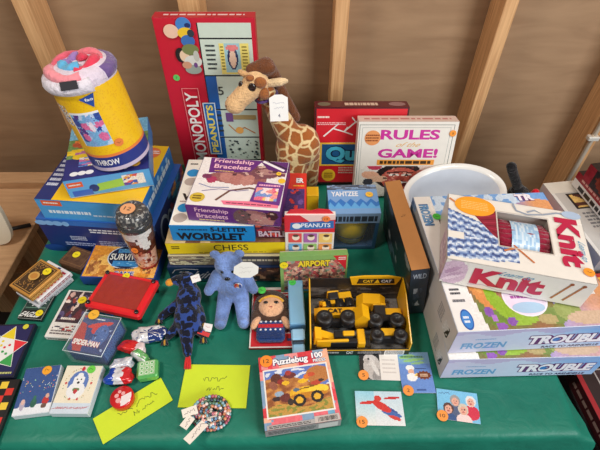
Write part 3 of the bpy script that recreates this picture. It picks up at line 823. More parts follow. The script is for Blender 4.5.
def trinkets():
    def pillow(name, label, c, x, y, sx, sy, sz, yaw, stripes=None, mat='tin', z=0):
        t = thing(name, label, 'trinket', (x, y, T+z), yaw, None)
        b = MB(); b.X = Matrix.Translation((0, 0, sz))
        n = 20; vs, fs, cs = [], [], []
        def sgnp(v, p): return math.copysign(abs(v)**p, v)
        for j in range(n+1):
            ph = -math.pi/2+math.pi*j/n
            for i in range(2*n):
                th = math.pi*i/n
                vs.append((sx*sgnp(math.cos(ph), .5)*sgnp(math.cos(th), .5), sy*sgnp(math.cos(ph), .5)*sgnp(math.sin(th), .5), sz*sgnp(math.sin(ph), .9)))
        vs = [tuple(Vector(p)*(1+.34*mnoise.noise((p[0]*70+x*90, p[1]*70, p[2]*110))+.10*mnoise.noise((p[0]*220, p[1]*220+y*50, p[2]*220)))) for p in vs]; zb = min(p[2] for p in vs); vs = [(p[0], p[1], p[2]-zb-sz) for p in vs]
        rn = random.Random(int(x*1e4))
        for j in range(n):
            for i in range(2*n):
                k = (i+1) % (2*n); f = (j*2*n+i, j*2*n+k, (j+1)*2*n+k, (j+1)*2*n+i); fs.append(f)
                mx_ = sum(vs[q][0] for q in f)/4/sx; my_ = sum(vs[q][1] for q in f)/4/sy
                cs.append(stripes(mx_, my_, rn) if stripes else c)
        b.add(vs, fs, cs, mat, True); b.build('wrapper', t)
        return t
    g = 'wrapped trinkets beside the spider case'
    w = (222, 220, 222)
    pillow('wrapped_trinket', 'white trinket pack with navy splashes, farthest up the trail of trinkets', w, -.298, .444, .031, .017, .010, 14, lambda x, y, r: (34, 56, 120) if (x > .0 and y < .2 and r.random() < .8) or r.random() < .15 else w)
    pillow('wrapped_trinket', 'red and white crinkled trinket pack lying on the cloth', (206, 40, 40), -.322, .416, .026, .012, .011, -10, lambda x, y, r: (214, 36, 36) if x < .35 else (232, 210, 210))
    pillow('wrapped_trinket', 'green and white trinket pack just below the red one', (110, 176, 110), -.302, .3985, .022, .0095, .011, -32, lambda x, y, r: (104, 176, 100) if y > -.5 and r.random() < .9 else (222, 226, 220))
    pillow('wrapped_trinket', 'silver white trinket pack above the blue striped one', w, -.334, .3835, .020, .0105, .009, 10, lambda x, y, r: (176, 186, 206) if r.random() < .35 else (228, 226, 228))
    pillow('wrapped_trinket', 'blue, white and red striped trinket pack', w, -.331, .3580, .024, .0145, .011, 4, lambda x, y, r: (32, 72, 176) if x < -.35 else (226, 226, 232) if x < .2 else (208, 36, 44))
    t = thing('trinket_tin', 'green square tin embossed with rows of rings', 'trinket', (-.298, .350, T), 10)
    b = MB(); b.box(0, 0, 0, .038, .036, .020, (96, 178, 96), 'tin', .004)
    a = Art(b, (0, 0, .020), (1, 0, 0), (0, 1, 0), .038, .036, 'tin'); a.rect(.12, .12, .88, .88, (170, 214, 160))
    for i in range(3):
        for j in range(3): a.circ(.26+.24*i, .26+.24*j, .10, (226, 238, 220), 14); a.circ(.26+.24*i, .26+.24*j, .06, (110, 186, 110), 14)
    b.build('tin', t)
    t = thing('trinket_tin', 'round red and white tin touching the corner of the yellow note', 'trinket', (-.3165, .3195, T), 20)
    b = MB(); b.lathe([(.019, 0), (.0205, .002), (.0205, .014), (.019, .016)], (206, 30, 34), 32, 'gloss')
    a = Art(b, (-.019, -.019, .016), (1, 0, 0), (0, 1, 0), .038, .038, 'gloss')
    a.poly([(.5, .5)]+[(.5+.46*math.cos(R(q)), .5+.46*math.sin(R(q))) for q in range(-100, 20, 10)], (238, 226, 226))
    for x, y, r in ((.3, .6, .1), (.45, .75, .08), (.35, .35, .12), (.6, .62, .09)): a.circ(x, y, r, (236, 170, 170))
    b.build('tin', t)
trinkets()

def notes():
    def note(label, cx, cy, w, d, yaw, seed):
        t = thing('paper_note', label, 'note', (cx, cy, T+.0003), yaw)
        b = MB(); b.box(-w/2, -d/2, 0, w/2, d/2, .0005, (206, 226, 44), 'matte', .0001)
        a = Art(b, (-w/2, -d/2, .0005), (1, 0, 0), (0, 1, 0), w, d, 'matte')
        if seed == 1:
            a.scrawl(.30, .52, .50, .16, (84, 96, 40), 5, .0009); a.scrawl(.54, .52, .86, .16, (84, 96, 40), 15, .0009); a.scrawl(.48, .26, .56, .16, (84, 96, 40), 6, .0009); a.scrawl(.60, .26, .78, .12, (84, 96, 40), 16, .0009)
        else:
            a.scrawl(.31, .60, .66, .12, (84, 96, 40), 7, .0009); a.scrawl(.38, .38, .45, .10, (84, 96, 40), 8, .0009); a.scrawl(.48, .38, .64, .10, (84, 96, 40), 18, .0009)
        b.build('paper', t)
    note('yellow-green handwritten note lying slanted under the round red tin', -.295, .303, .127, .052, 36, 1)
    note('yellow-green handwritten note lying straight behind the beaded bracelets', -.156, .346, .122, .081, -.8, 2)
notes()

def bracelets():
    t = thing('bracelet_bundle', 'bundle of multicoloured beaded bracelets with white paper tags on the cloth', 'bracelets', (-.155, .294, T+.0008), 0)
    rn = random.Random(3)
    cols = [(200, 120, 120), (120, 160, 200), (60, 70, 90), (230, 220, 210), (210, 140, 100), (90, 130, 110), (180, 90, 110), (240, 190, 180), (50, 60, 70), (140, 180, 190)]
    for k in range(10):
        b = MB(); rx = (.032, .026, .020, .014, .007)[k % 5]+rn.uniform(-.001, .001)-.002*(k//5); ry = rx*.86; z = .0040+.0048*(k//5)+.0012*(k % 2)
        cx, cy = rn.uniform(-.004, .004), rn.uniform(-.003, .003); n = int(2*math.pi*rx/.0058)
        for i in range(n):
            a = 2*math.pi*i/n+k
            b.ell((cx+rx*math.cos(a), cy+ry*math.sin(a), z+.0012*math.sin(3*a+k)), (.0034, .0034, .0032), rn.choice(cols), 'gloss', 8)
        b.build('bead_strand', t)
    for k in range(4):
        b = MB(); n = 18; q = .004*k
        for i in range(n):
            f = i/(n-1); b.ell((-.034+.05*f, -.012-.010*f+q+.006*math.sin(f*5+k), .0125+.004*math.sin(f*3.1)), (.0034, .0034, .0032), rn.choice(cols), 'gloss', 8)
        b.build('bead_strand', t)
    for (x, y, yaw, w) in ((-.012, -.028, 54, .064), (-.035, -.002, 22, .026), (-.036, -.020, 60, .022)):
        b = MB(); b.X = Matrix.Translation((x, y, .019)) @ Euler((0, R(12 if w > .03 else 5), R(yaw))).to_matrix().to_4x4()
        b.box(-w/2, -.0075, 0, w/2, .0075, .0004, (240, 230, 218), 'matte', .0001)
        a = Art(b, (-w/2, -.0075, .0004), (1, 0, 0), (0, 1, 0), w, .015, 'matte'); a.scrawl(.15, .3, .85, .4, (90, 80, 90), 4, .0007)
        b.build('paper_tag', t, 'white paper tag')
bracelets()

# ================================================================== CENTRE STACK
def centre_stack():
    z = T
    # bottom box
    w, d, h = .250, .21, .052
    t = thing('board_game', 'navy box with silver script, lowest in the game stack behind the plush bear', 'board game', (-.281, .580, z), 0)
    mb, A = lidbox(t, w, d, h, (16, 44, 88), tray=(30, 60, 70))
    f = A['front']; f.rect(0, .08, 1, 1, (16, 42, 84)); f.rect(0, .08, 1, .2, (24, 90, 100))
    f.txt('Telvin', .22, .50, .32, .50, (206, 206, 214), .01, shear=.25, slope=.06); f.line([(.03, .62), (.06, .84), (.14, .90), (.26, .86)], .0018, (206, 206, 214))
    f.img(.68, .1, .99, .98, 20, 8, busy([(70, 44, 34), (40, 26, 24), (110, 76, 54), (30, 30, 40), (150, 110, 80)], 40, 5))
    A['right'].rect(0, .08, 1, 1, (14, 36, 70)); A['left'].rect(0, .08, 1, 1, (16, 50, 90)); A['top'].rect(0, 0, 1, 1, (24, 44, 80))
    mb.build('lid', t); z += h+.0004
    # second
    w, d, h = .244, .205, .031
    t = thing('board_game', 'cream and grey patterned box between the navy script box and the yellow chess box', 'board game', (-.274, .585, z), 0)
    mb, A = lidbox(t, w, d, h, (196, 186, 150), tray=(170, 160, 130))
    f = A['front']; f.img(0, .08, .56, 1, 34, 6, busy([(206, 196, 158), (176, 160, 130), (120, 104, 100), (220, 212, 180), (150, 130, 110)], 90, 3)); f.rect(.56, .08, 1, 1, (74, 72, 78)); f.words(.60, .4, .97, .75, 1, (196, 186, 160), 3)
    A['left'].rect(0, .08, 1, 1, (180, 168, 136)); A['right'].rect(0, .08, 1, 1, (70, 66, 70))
    mb.build('lid', t); z += h+.0004
    # chess
    w, d, h = .252, .22, .036
    t = thing('chess_game', 'yellow sided chess box under the blue and red boxes of the centre stack', 'chess set', (-.272, .588, z), .8)
    mb, A = lidbox(t, w, d, h, (232, 202, 30), tray=(120, 84, 60))
    f = A['front']; f.rect(0, .1, .965, 1, (236, 206, 26)); f.rect(.965, .1, 1, 1, (34, 30, 26))
    f.txt('CHESS', .52, .60, .28, .50, (44, 38, 26), .0); f.txt('TM', .63, .76, .02, .1, (44, 38, 26))
    f.words(.04, .5, .11, .8, 2, (80, 66, 20), 2); f.words(.25, .16, .8, .24, 1, (120, 100, 20), 3)
    A['top'].img(0, 0, 1, 1, 16, 16, busy([(120, 80, 60), (200, 170, 120), (90, 60, 40)], 40, 3)); A['left'].rect(0, .1, 1, 1, (214, 186, 26))
    mb.build('lid', t); z += h+.0006
    zw = z
    # wordlet
    w, d, h = .166, .205, .046
    t = thing('word_game', 'white topped word game with blue front and coloured dots under the bracelet kit', 'board game', (-.256, .594, zw), -1)
    mb, A = lidbox(t, w, d, h, (16, 132, 200), tray=(200, 200, 200))
    a = A['top']; a.rect(.005, .005, .995, .995, (238, 234, 226))
    a.txt('WORDLET', .52, .40, .93, .10, (22, 22, 26), .04); a.words(.05, .90, .16, .94, 1, (22, 22, 26), 2)
    for x, y, c in ((.12, .77, (20, 140, 206)), (.12, .63, (178, 164, 158)), (.13, .24, (20, 140, 206)), (.11, .10, (178, 164, 158))): a.ell(x, y, .085, .062, c)
    a.words(.05, .32, .2, .34, 1, (120, 60, 60), 6)
    f = A['front']; f.rect(0, .06, 1, 1, (20, 134, 202))
    f.txt('WORDLET', .47, .34, .82, .46, (18, 22, 34), .05); f.txt('5-LETTER', .70, .79, .44, .26, (18, 22, 34), .04); f.words(.10, .70, .46, .82, 1, (18, 30, 60), 3)
    A['left'].rect(0, .06, 1, 1, (16, 120, 190))
    mb.build('lid', t)
    # battle
    w, d, h = .1005, .150, .046
    t = thing('board_game', 'red and dark purple battle game box poking out beyond the bracelet kit', 'board game', (-.0885, .602, zw), -1)
    mb, A = lidbox(t, w, d, h, (92, 30, 54), tray=(60, 20, 30))
    f = A['front']; f.img(0, .06, 1, 1, 26, 12, painter((96, 30, 56), rnd_blobs(26, [(190, 40, 50), (60, 30, 60), (150, 60, 90), (220, 90, 70), (40, 26, 44)], 3, s0=.04, s1=.14), 10))
    f.txt('BATTLE', .33, .30, .56, .36, (222, 196, 206), .04)
    a = A['top']; a.rect(0, 0, 1, 1, (216, 52, 40)); a.img(.4, .1, .96, .66, 16, 20, painter((74, 50, 110), rnd_blobs(14, [(110, 80, 150), (210, 60, 60), (220, 210, 220), (50, 36, 84)], 3, s0=.03, s1=.12), 10))
    a.txt('ER', .86, .84, .16, .10, (238, 236, 236), .05, out=(60, 60, 70), ob=.05); a.words(.72, .70, .96, .75, 1, (240, 170, 60), 3)
    A['right'].rect(0, .06, 1, 1, (196, 44, 40))
    mb.build('lid', t)
    z = zw+.046+.0008
    # friendship bracelets
    w, d, h = .182, .146, .044
    t = thing('craft_kit', 'purple and white friendship bracelet kit on top of the centre game stack', 'craft kit', (-.218, .606, z), -6)
    mb, A = lidbox(t, w, d, h, (96, 40, 120), tray=(226, 220, 222))
    a = A['top']
    a.rect(.005, .005, .995, .995, (232, 226, 226))
    hand = painter(lambda u, v: (232, 226, 226), [(.46, .36, .34, .20, -.1, (150, 92, 92)), (.74, .62, .34, .22, .45, (120, 72, 84)), (.34, .36, .09, .17, .2, (184, 124, 118)), (.46, .32, .09, .19, 0, (178, 116, 110)), (.58, .31, .08, .18, -.1, (186, 128, 120)), (.80, .64, .16, .10, .4, (176, 130, 126)), (.17, .26, .06, .11, 0, (170, 50, 90)), (.10, .36, .06, .08, 0, (120, 50, 90))]
                  + rnd_blobs(46, [(120, 60, 90), (90, 50, 60), (206, 170, 160), (60, 40, 60), (220, 200, 180)], 5, .3, .45, 1, .95, .012, .04), 9)
    a.img(.02, .36, .98, .98, 40, 26, hand)
    a.poly([(.12, .66), (.58, .73), (.70, .99), (.09, .99)], (98, 36, 122)); a.poly([(.86, .99), (.66, .99), (.78, .8), (.99, .76), (.99, .99)], (90, 34, 110))
    a.line([(.70, .98), (.96, .80)], .006, (236, 234, 238)); a.line([(.76, .99), (.99, .84)], .003, (26, 24, 30))
    a.txt('Friendship', .37, .92, .46, .105, (240, 190, 206), .02, slope=-.05); a.txt('Bracelets', .37, .81, .42, .09, (240, 190, 206), .02, slope=-.05)
    a.words(.18, .695, .40, .725, 1, (226, 190, 90), 5)
    a.line([(.30, .12), (.42, .32), (.62, .40), (.8, .36)], .0045, (110, 70, 60)); a.line([(.12, .28), (.3, .34), (.5, .32), (.62, .36)], .0015, (110, 90, 150)); a.line([(.06, .42), (.2, .36), (.4, .38)], .0015, (70, 90, 160))
    a.ell(.10, .15, .08, .09, (210, 180, 60)); a.words(.05, .11, .15, .2, 2, (80, 60, 20), 4)
    a.poly([(.40, .05), (.97, .05), (.97, .16), (.36, .12)], (236, 120, 150)); a.words(.42, .07, .9, .10, 1, (120, 40, 70), 5)
    a.poly([(.66, .14), (.98, .10), (.99, .50), (.70, .54)], (106, 50, 134)); a.words(.72, .44, .96, .50, 1, (240, 170, 200), 3)
    a.img(.70, .17, .94, .42, 14, 11, busy([(236, 150, 150), (240, 200, 120), (120, 150, 210), (230, 110, 140), (250, 220, 220)], 24, 6))
    a.circ(.955, .58, .05, (240, 190, 50))
    f = A['front']; f.rect(0, .07, 1, 1, (98, 38, 122))
    f.txt('Friendship', .27, .72, .36, .30, (238, 186, 206), .015); f.txt('Bracelets', .27, .42, .34, .27, (238, 186, 206), .015); f.words(.12, .12, .4, .22, 1, (220, 200, 120), 5)
    f.img(.48, .08, .99, .96, 30, 12, painter((96, 40, 116), [(.5, .5, .4, .5, .3, (160, 104, 104)), (.62, .4, .2, .4, .5, (186, 130, 124)), (.22, .5, .18, .5, 0, (110, 80, 80)), (.85, .7, .12, .3, 0, (70, 30, 40))] + rnd_blobs(26, [(130, 60, 60), (60, 40, 50), (200, 170, 150), (220, 120, 120)], 8, .1, .1, .95, .95, .02, .05), 9))
    A['left'].rect(0, .07, 1, 1, (226, 220, 222)); A['right'].rect(0, .07, 1, 1, (90, 36, 110))
    mb.build('lid', t)
    sticker(t, (.165, .105, h+.0022), .0052, (238, 190, 50), '', 'z', 3)
centre_stack()

# ================================================================== BACK ROW
def monopoly():
    w, d, h = .217, .040, .414
    th = 2.5
    t = thing('property_trading_game', 'tall red board game with property cards standing against the wall behind the giraffe', 'board game', (-.313, .942, T+d*math.sin(R(th))+.0004), 0, tilt=-th)
    b = MB(); b.box(.0012, .004, .0012, w-.0012, d, h-.0012, (214, 206, 200), 'card'); b.build('tray', t)
    b = MB(); b.box(0, 0, 0, w, d-.006, h, (196, 26, 48), 'card', skip=((1, 1),)); f = Art(b, (0, 0, 0), (1, 0, 0), (0, 0, 1), w, h)
    f.rect(.005, .003, .995, .997, (200, 28, 52))
    # board squares
    bx = .43
    f.rect(bx, .0, .96, .975, (206, 218, 204))
    def div(y): f.rect(bx, y-.004, .96, y+.004, (24, 26, 30))
    f.line([(bx, 0), (bx, .975)], .0025, (24, 26, 30))
    for y in (.895, .69, .48, .29, .12): div(y)
    for y0, y1 in ((.484, .686), (.296, .474), (.124, .286), (0, .116)): f.rect(bx+.005, y0, bx+.12, y1, (36, 92, 168))
    f.rect(.62, .70, .92, .87, (238, 220, 120)); f.img(.67, .71, .83, .87, 12, 12, painter((160, 200, 210), [(.5, .5, .34, .4, 0, (30, 40, 90)), (.5, .45, .22, .3, 0, (240, 204, 180)), (.5, .85, .4, .1, 0, (230, 130, 130))], 6))
    f.words(.48, .72, .58, .87, 6, (50, 56, 60), 3, .4); f.words(.63, .72, .67, .86, 8, (130, 110, 40), 4, .4); f.words(.85, .72, .91, .86, 8, (130, 110, 40), 5, .4)
    f.txt('5', .58, .60, .06, .05, (40, 44, 50)); f.words(.5, .32, .56, .46, 4, (60, 66, 70), 5, .4)
    f.rect(.60, .40, .68, .46, (120, 80, 140)); f.rect(.68, .415, .94, .445, (176, 150, 100)); f.line([(.62, .38), (.7, .33), (.8, .36), (.92, .32)], .003, (190, 120, 60)); f.circ(.74, .34, .045, (236, 170, 90))
    rn = random.Random(5)
    for k in range(34): f.circ(rn.uniform(.6, .94), rn.uniform(.14, .27), rn.uniform(.006, .018), (60, 66, 70), 6)
    f.rect(.56, .02, .94, .1, (186, 202, 190))
    # red band: two plain cartoon-free pictures and lettering
    for x, y, rx, ry, c in ((.17, .895, .075, .036, (236, 196, 170)), (.30, .93, .075, .036, (70, 130, 200)), (.31, .885, .08, .03, (236, 196, 50)), (.32, .845, .07, .032, (60, 110, 180)), (.36, .885, .035, .02, (50, 60, 70)), (.34, .925, .03, .012, (30, 50, 110)),
                            (.22, .745, .05, .04, (34, 30, 34)), (.26, .74, .05, .032, (232, 200, 170)), (.33, .775, .085, .03, (120, 130, 80)), (.34, .71, .09, .034, (214, 214, 206)), (.33, .665, .085, .026, (150, 160, 150)), (.27, .69, .05, .02, (206, 150, 120)), (.38, .74, .03, .03, (190, 190, 180)), (.36, .69, .02, .015, (110, 70, 130))):
        f.ell(x, y+(.04 if y > .82 else .065), rx, ry, c)
    f.frame(.16, .11, .34, .62, .006, (230, 150, 150))
    f.txt('MONOPOLY', .25, .36, .135, .47, (240, 234, 228), .02, rot=1)
    f.rect(.36, .17, .50, .53, (30, 104, 178)); f.frame(.36, .17, .50, .53, .012, (210, 220, 230)); f.txt('PEANUTS', .43, .35, .075, .33, (240, 214, 90), .03, rot=1)
    tp = Art(b, (0, 0, h), (1, 0, 0), (0, 1, 0), w, d-.006); tp.rect(0, 0, 1, 1, (186, 30, 48)); tp.words(.1, .3, .9, .7, 1, (230, 200, 200), 3)
    b.build('lid', t)
    sticker(t, (.028, -.0022, h*.68), .0075, (96, 196, 96), '7', 'y', 3)
monopoly()

def standing_red():
    w, d, h = .228, .046, .209
    th = 12
    t = thing('board_game', 'red standing game with a big blue letter panel, behind the rules game', 'board game', (.036, .896, T+d*math.sin(R(th))+.0004), 0, tilt=-th)
    b = MB(); b.box(.0012, .004, .0012, w-.0012, d, h-.0012, (90, 40, 40), 'card'); b.build('tray', t)
    b = MB(); b.box(0, 0, 0, w, d-.006, h, (200, 26, 36), 'card', skip=((1, 1),)); f = Art(b, (0, 0, 0), (1, 0, 0), (0, 0, 1), w, h)
    f.rect(.0, .0, 1, 1, (206, 26, 40)); f.frame(0, 0, 1, 1, .02, (70, 20, 26))
    f.words(.03, .86, .16, .90, 1, (240, 220, 210), 3); f.words(.03, .78, .34, .82, 2, (236, 190, 190), 4)
    # white lizard-like flourish
    f.line([(.10, .64), (.2, .74), (.32, .70), (.44, .82), (.6, .86), (.75, .80)], .004, (232, 226, 222))
    for p, q in (((.2, .74), (.26, .80)), ((.32, .70), (.42, .66)), ((.32, .70), (.36, .76)), ((.44, .82), (.40, .88))): f.line([p, q], .003, (226, 220, 216))
    f.words(.18, .52, .44, .58, 1, (206, 140, 130), 6)
    f.rect(.06, .25, .78, .56, (236, 190, 60)); f.rect(.085, .27, .76, .54, (22, 80, 130))
    f.txt('Quelf', .44, .40, .62, .22, (70, 170, 196), .05, out=(12, 30, 60), ob=.05)
    f.words(.28, .14, .5, .24, 3, (200, 160, 150), 9)
    f.circ(.17, .12, .085, (240, 200, 50)); f.circ(.17, .12, .065, (236, 186, 40)); f.words(.12, .08, .22, .16, 3, (130, 90, 20), 3)
    tp = Art(b, (0, 0, h), (1, 0, 0), (0, 1, 0), w, d-.006); tp.rect(0, 0, 1, 1, (92, 24, 34)); tp.words(.32, .25, .68, .75, 1, (220, 190, 170), 6, .9); tp.ell(.1, .5, .07, .35, (120, 110, 90)); tp.ell(.88, .5, .09, .35, (150, 110, 110))
    b.build('lid', t)
standing_red()

def rules():
    w, d, h = .235, .042, .202
    th = 12
    t = thing('board_game', 'white standing party game with magenta title and a shouting face', 'board game', (.138, .847, T+d*math.sin(R(th))+.0004), 0, tilt=-th)
    b = MB(); b.box(.0012, .004, .0012, w-.0012, d, h-.0012, (216, 210, 200), 'card'); b.build('tray', t)
    b = MB(); b.box(0, 0, 0, w, d-.006, h, (228, 220, 212), 'card', skip=((1, 1),)); f = Art(b, (0, 0, 0), (1, 0, 0), (0, 0, 1), w, h)
    f.rect(0, 0, 1, 1, (230, 224, 214)); f.frame(.012, .012, .965, .965, .006, (90, 100, 96)); f.frame(.04, .03, .93, .93, .004, (150, 156, 150))
    f.txt('RULES', .53, .84, .60, .125, (200, 44, 150), .035); f.txt('of the', .53, .715, .24, .06, (224, 170, 90), .0, shear=.2); f.txt('GAME!', .53, .60, .62, .12, (200, 44, 150), .035)
    f.rect(.22, .445, .82, .515, (236, 156, 60)); f.words(.25, .455, .79, .505, 1, (60, 40, 20), 4, .8)
    face = [(.5, .36, .30, .40, 0, (40, 26, 26)), (.5, .3, .22, .34, 0, (196, 92, 76)), (.42, .42, .06, .04, 0, (240, 230, 220)), (.58, .42, .06, .04, 0, (240, 230, 220)), (.42, .42, .02, .03, 0, (30, 20, 20)), (.58, .42, .02, .03, 0, (30, 20, 20)), (.5, .30, .05, .07, 0, (170, 70, 60)), (.5, .14, .12, .10, 0, (90, 20, 24)), (.5, .19, .09, .025, 0, (240, 236, 230)),
            (.42, .5, .08, .02, .2, (30, 20, 20)), (.58, .5, .08, .02, -.2, (30, 20, 20)), (.34, .3, .04, .1, 0, (170, 70, 66)), (.66, .3, .04, .1, 0, (170, 70, 66)),
            (.17, .72, .09, .14, 0, (196, 60, 90)), (.12, .42, .1, .12, .3, (226, 170, 140)), (.22, .3, .12, .1, .2, (226, 180, 150)), (.1, .2, .06, .1, 0, (60, 60, 70)), (.84, .6, .1, .16, .3, (226, 200, 190)), (.9, .35, .07, .1, .3, (180, 130, 120)), (.76, .5, .06, .08, .3, (200, 120, 110))]
    face = [(p[0], p[1]*1.12+.22, p[2]*1.08, p[3]*1.15, p[4], p[5]) for p in face]
    f.img(.06, .03, .91, .43, 44, 24, painter((228, 222, 212), face + rnd_blobs(26, [(60, 36, 36), (150, 60, 56), (220, 150, 130)], 5, .3, .25, .7, .95, .01, .03), 10))
    f.circ(.15, .80, .095, (228, 150, 90)); f.words(.08, .75, .22, .85, 3, (140, 70, 30), 5)
    tp = Art(b, (0, 0, h), (1, 0, 0), (0, 1, 0), w, d-.006); tp.rect(0, 0, 1, 1, (222, 196, 184)); tp.words(.06, .3, .94, .7, 1, (190, 110, 110), 3)
    r = Art(b, (w, 0, 0), (0, 1, 0), (0, 0, 1), d-.006, h); r.rect(0, 0, 1, 1, (214, 206, 198))
    b.build('lid', t)
    sticker(t, (w*.955, -.0022, h*.86), .008, (242, 150, 50), '5', 'y', 3)
rules()

# ================================================================== CENTRE SMALL THINGS
def window_box():
    w, d, h = .112, .092, .118
    t = thing('dice_game', 'blue window box with a yellow cup inside and mountain skyline lid, before the rules game', 'dice game', (.063, .674, T), 1)
    b = MB(); s = .0012
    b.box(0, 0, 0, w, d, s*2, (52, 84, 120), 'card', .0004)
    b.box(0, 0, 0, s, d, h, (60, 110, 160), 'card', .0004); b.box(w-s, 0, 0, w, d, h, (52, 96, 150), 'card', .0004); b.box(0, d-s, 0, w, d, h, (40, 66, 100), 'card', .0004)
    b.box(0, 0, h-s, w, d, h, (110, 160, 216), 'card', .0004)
    # window frame in front
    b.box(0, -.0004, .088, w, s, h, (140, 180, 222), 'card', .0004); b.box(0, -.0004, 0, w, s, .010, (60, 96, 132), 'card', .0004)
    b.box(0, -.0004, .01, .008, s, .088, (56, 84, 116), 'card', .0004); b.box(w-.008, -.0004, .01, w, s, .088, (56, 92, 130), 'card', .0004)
    a = Art(b, (0, 0, h), (1, 0, 0), (0, 1, 0), w, d)
    a.rect(0, 0, 1, 1, (120, 166, 220)); a.img(0, .82, 1, 1, 24, 4, busy([(96, 110, 130), (130, 160, 200), (70, 80, 100)], 40, 4))
    a.poly([(0, .1), (0, .42)]+[(.05+.1*k, .36 if k % 2 else .5) for k in range(10)]+[(1, .42), (1, .1)], (48, 120, 200)); a.poly([(0, .0), (0, .26)]+[(.04+.08*k, .22 if k % 2 else .38) for k in range(12)]+[(1, .26), (1, 0)], (96, 170, 230))
    a.rect(0, 0, 1, .16, (120, 164, 214)); a.txt('YAHTZEE', .34, .67, .54, .17, (236, 240, 246), .03)
    f = Art(b, (0, -.0004, .088), (1, 0, 0), (0, 0, 1), w, h-.088); f.rect(0, 0, 1, 1, (134, 162, 196)); f.words(.04, .15, .96, .75, 1, (50, 56, 70), 4, .9)
    b.build('carton', t)
    b = MB(); b.box(.008, .0013, .010, w-.008, .0017, .088, WHITE, 'film', .0001); b.build('window_film', t)
    sticker(t, (w*.83, d*.62, h+.0024), .0085, (244, 190, 70), '', 'z', 3)
    # yellow cup lying inside
    t2 = thing('dice_cup', 'round yellow cup behind the film of the blue window box', 'cup', (.119, .7203, T+.0035), 0)
    t2.scale = (1.0, 1.0, 1.1)
    b = MB(); b.lathe([(.030, 0), (.036, .004), (.041, .04), (.0425, .068), (.040, .073), (.036, .070), (.034, .01)], (236, 200, 30), 36, 'gloss')
    q = 40
    pts = []
    for k in range(q+1):
        an = R(-160+140*k/q); z0 = .028+(.010 if k % 2 else -.004); r = .0412+.0003
        pts.append((r*math.cos(an), r*math.sin(an), z0))
    b.tube(pts[::2], .0009, (30, 28, 26), 6); b.build('cup', t2)
window_box()

def crowd_box():
    w, d, h = .138, .018, .106
    th = 8
    t = thing('jigsaw_puzzle', 'green edged puzzle box with a crowded picture leaning behind the doll pack', 'puzzle', (-.040, .548, T+d*math.sin(R(th))+.0004), 3, tilt=-th)
    b = MB(); b.box(.001, .003, .001, w-.001, d, h-.001, (200, 190, 170), 'card'); b.build('tray', t)
    b = MB(); b.box(0, 0, 0, w, d-.003, h, (120, 164, 90), 'card', skip=((1, 1),)); f = Art(b, (0, 0, 0), (1, 0, 0), (0, 0, 1), w, h)
    f.rect(0, 0, 1, 1, (130, 170, 96)); f.img(.05, .05, .97, .88, 54, 34, busy([(196, 140, 120), (150, 90, 80), (220, 190, 160), (110, 120, 90), (170, 110, 110), (90, 60, 60), (214, 160, 130), (140, 150, 130), (190, 80, 80)], 420, 9, asp=.7))
    f.poly([(.78, .98), (.98, .98), (.98, .60)], (206, 40, 50)); f.words(.86, .86, .97, .95, 2, (240, 220, 210), 3)
    f.txt('AIRPORT', .50, .80, .48, .16, (236, 206, 50), .05, out=(40, 36, 30), ob=.06)
    f.rect(.05, .05, .5, .10, (70, 160, 190)); b.build('lid', t)
    sticker(t, (.008, -.0024, h*.80), .0085, YEL, '', 'y', 3)
crowd_box()

def peanuts_card():
    w, d, h = .098, .012, .142
    base = .064; th = 3
    t = thing('card_pack', 'red and white hang pack with a grid of coloured squares behind the crowded puzzle', 'card pack', (-.030, .5835, T+.012*math.sin(R(th))+.0004), 0, tilt=-th)
    b = MB(); b.box(0, 0, 0, w, d, base+h*.92, (232, 222, 216), 'card', .001); b.X = Matrix.Translation((0, 0, base))
    b.prism([(.004, h*.92), (w-.004, h*.92), (w-.012, h*.985), (w*.66, h), (w*.5, h*.965), (w*.34, h), (.012, h*.985)], 0.004, .006, (214, 40, 54), 'card', 'y')
    f = Art(b, (0, 0, 0), (1, 0, 0), (0, 0, 1), w, h)
    f.rect(0, .60, 1, .92, (216, 44, 58)); f.poly([(.3, .92), (1, .92), (1, .84), (.5, .80)], (238, 206, 200))
    f.poly([(.10, .64), (.98, .68), (.97, .82), (.12, .78)], (50, 110, 180)); f.txt('PEANUTS', .62, .735, .58, .075, (236, 240, 246), .02, slope=.05); f.ell(.24, .72, .09, .05, (236, 236, 236))
    cs = [(226, 80, 80), (170, 100, 170), (240, 196, 110), (110, 170, 216), (150, 190, 110), (236, 150, 80), (226, 120, 130), (120, 190, 190), (200, 170, 220)]
    for k in range(9):
        x, y = .07+.31*(k % 3), .40-.205*(k//3); f.rect(x, y, x+.27, y+.18, cs[k])
        f.ell(x+.15, y+.10, .075, .058, (244, 226, 206) if k != 2 else (250, 226, 160)); f.ell(x+.15, y+.135, .06, .026, (90, 64, 54))
    b.build('pack', t)
    sticker(t, (w*.82, -.002, base+h*.86), .0075, (244, 130, 60), '17', 'y', 3)
peanuts_card()

def yellow_card():
    t = thing('card_box', 'small plain yellow box between the battle game and the window box', 'card box', (.0150, .732, T), 0)
    b = MB(); b.box(0, 0, 0, .027, .03, .118, (240, 190, 26), 'card', .001); A = faces(b, .027, .03, .118); A['front'].frame(.04, .02, .96, .98, .03, (230, 176, 20)); b.build('box', t)
yellow_card()

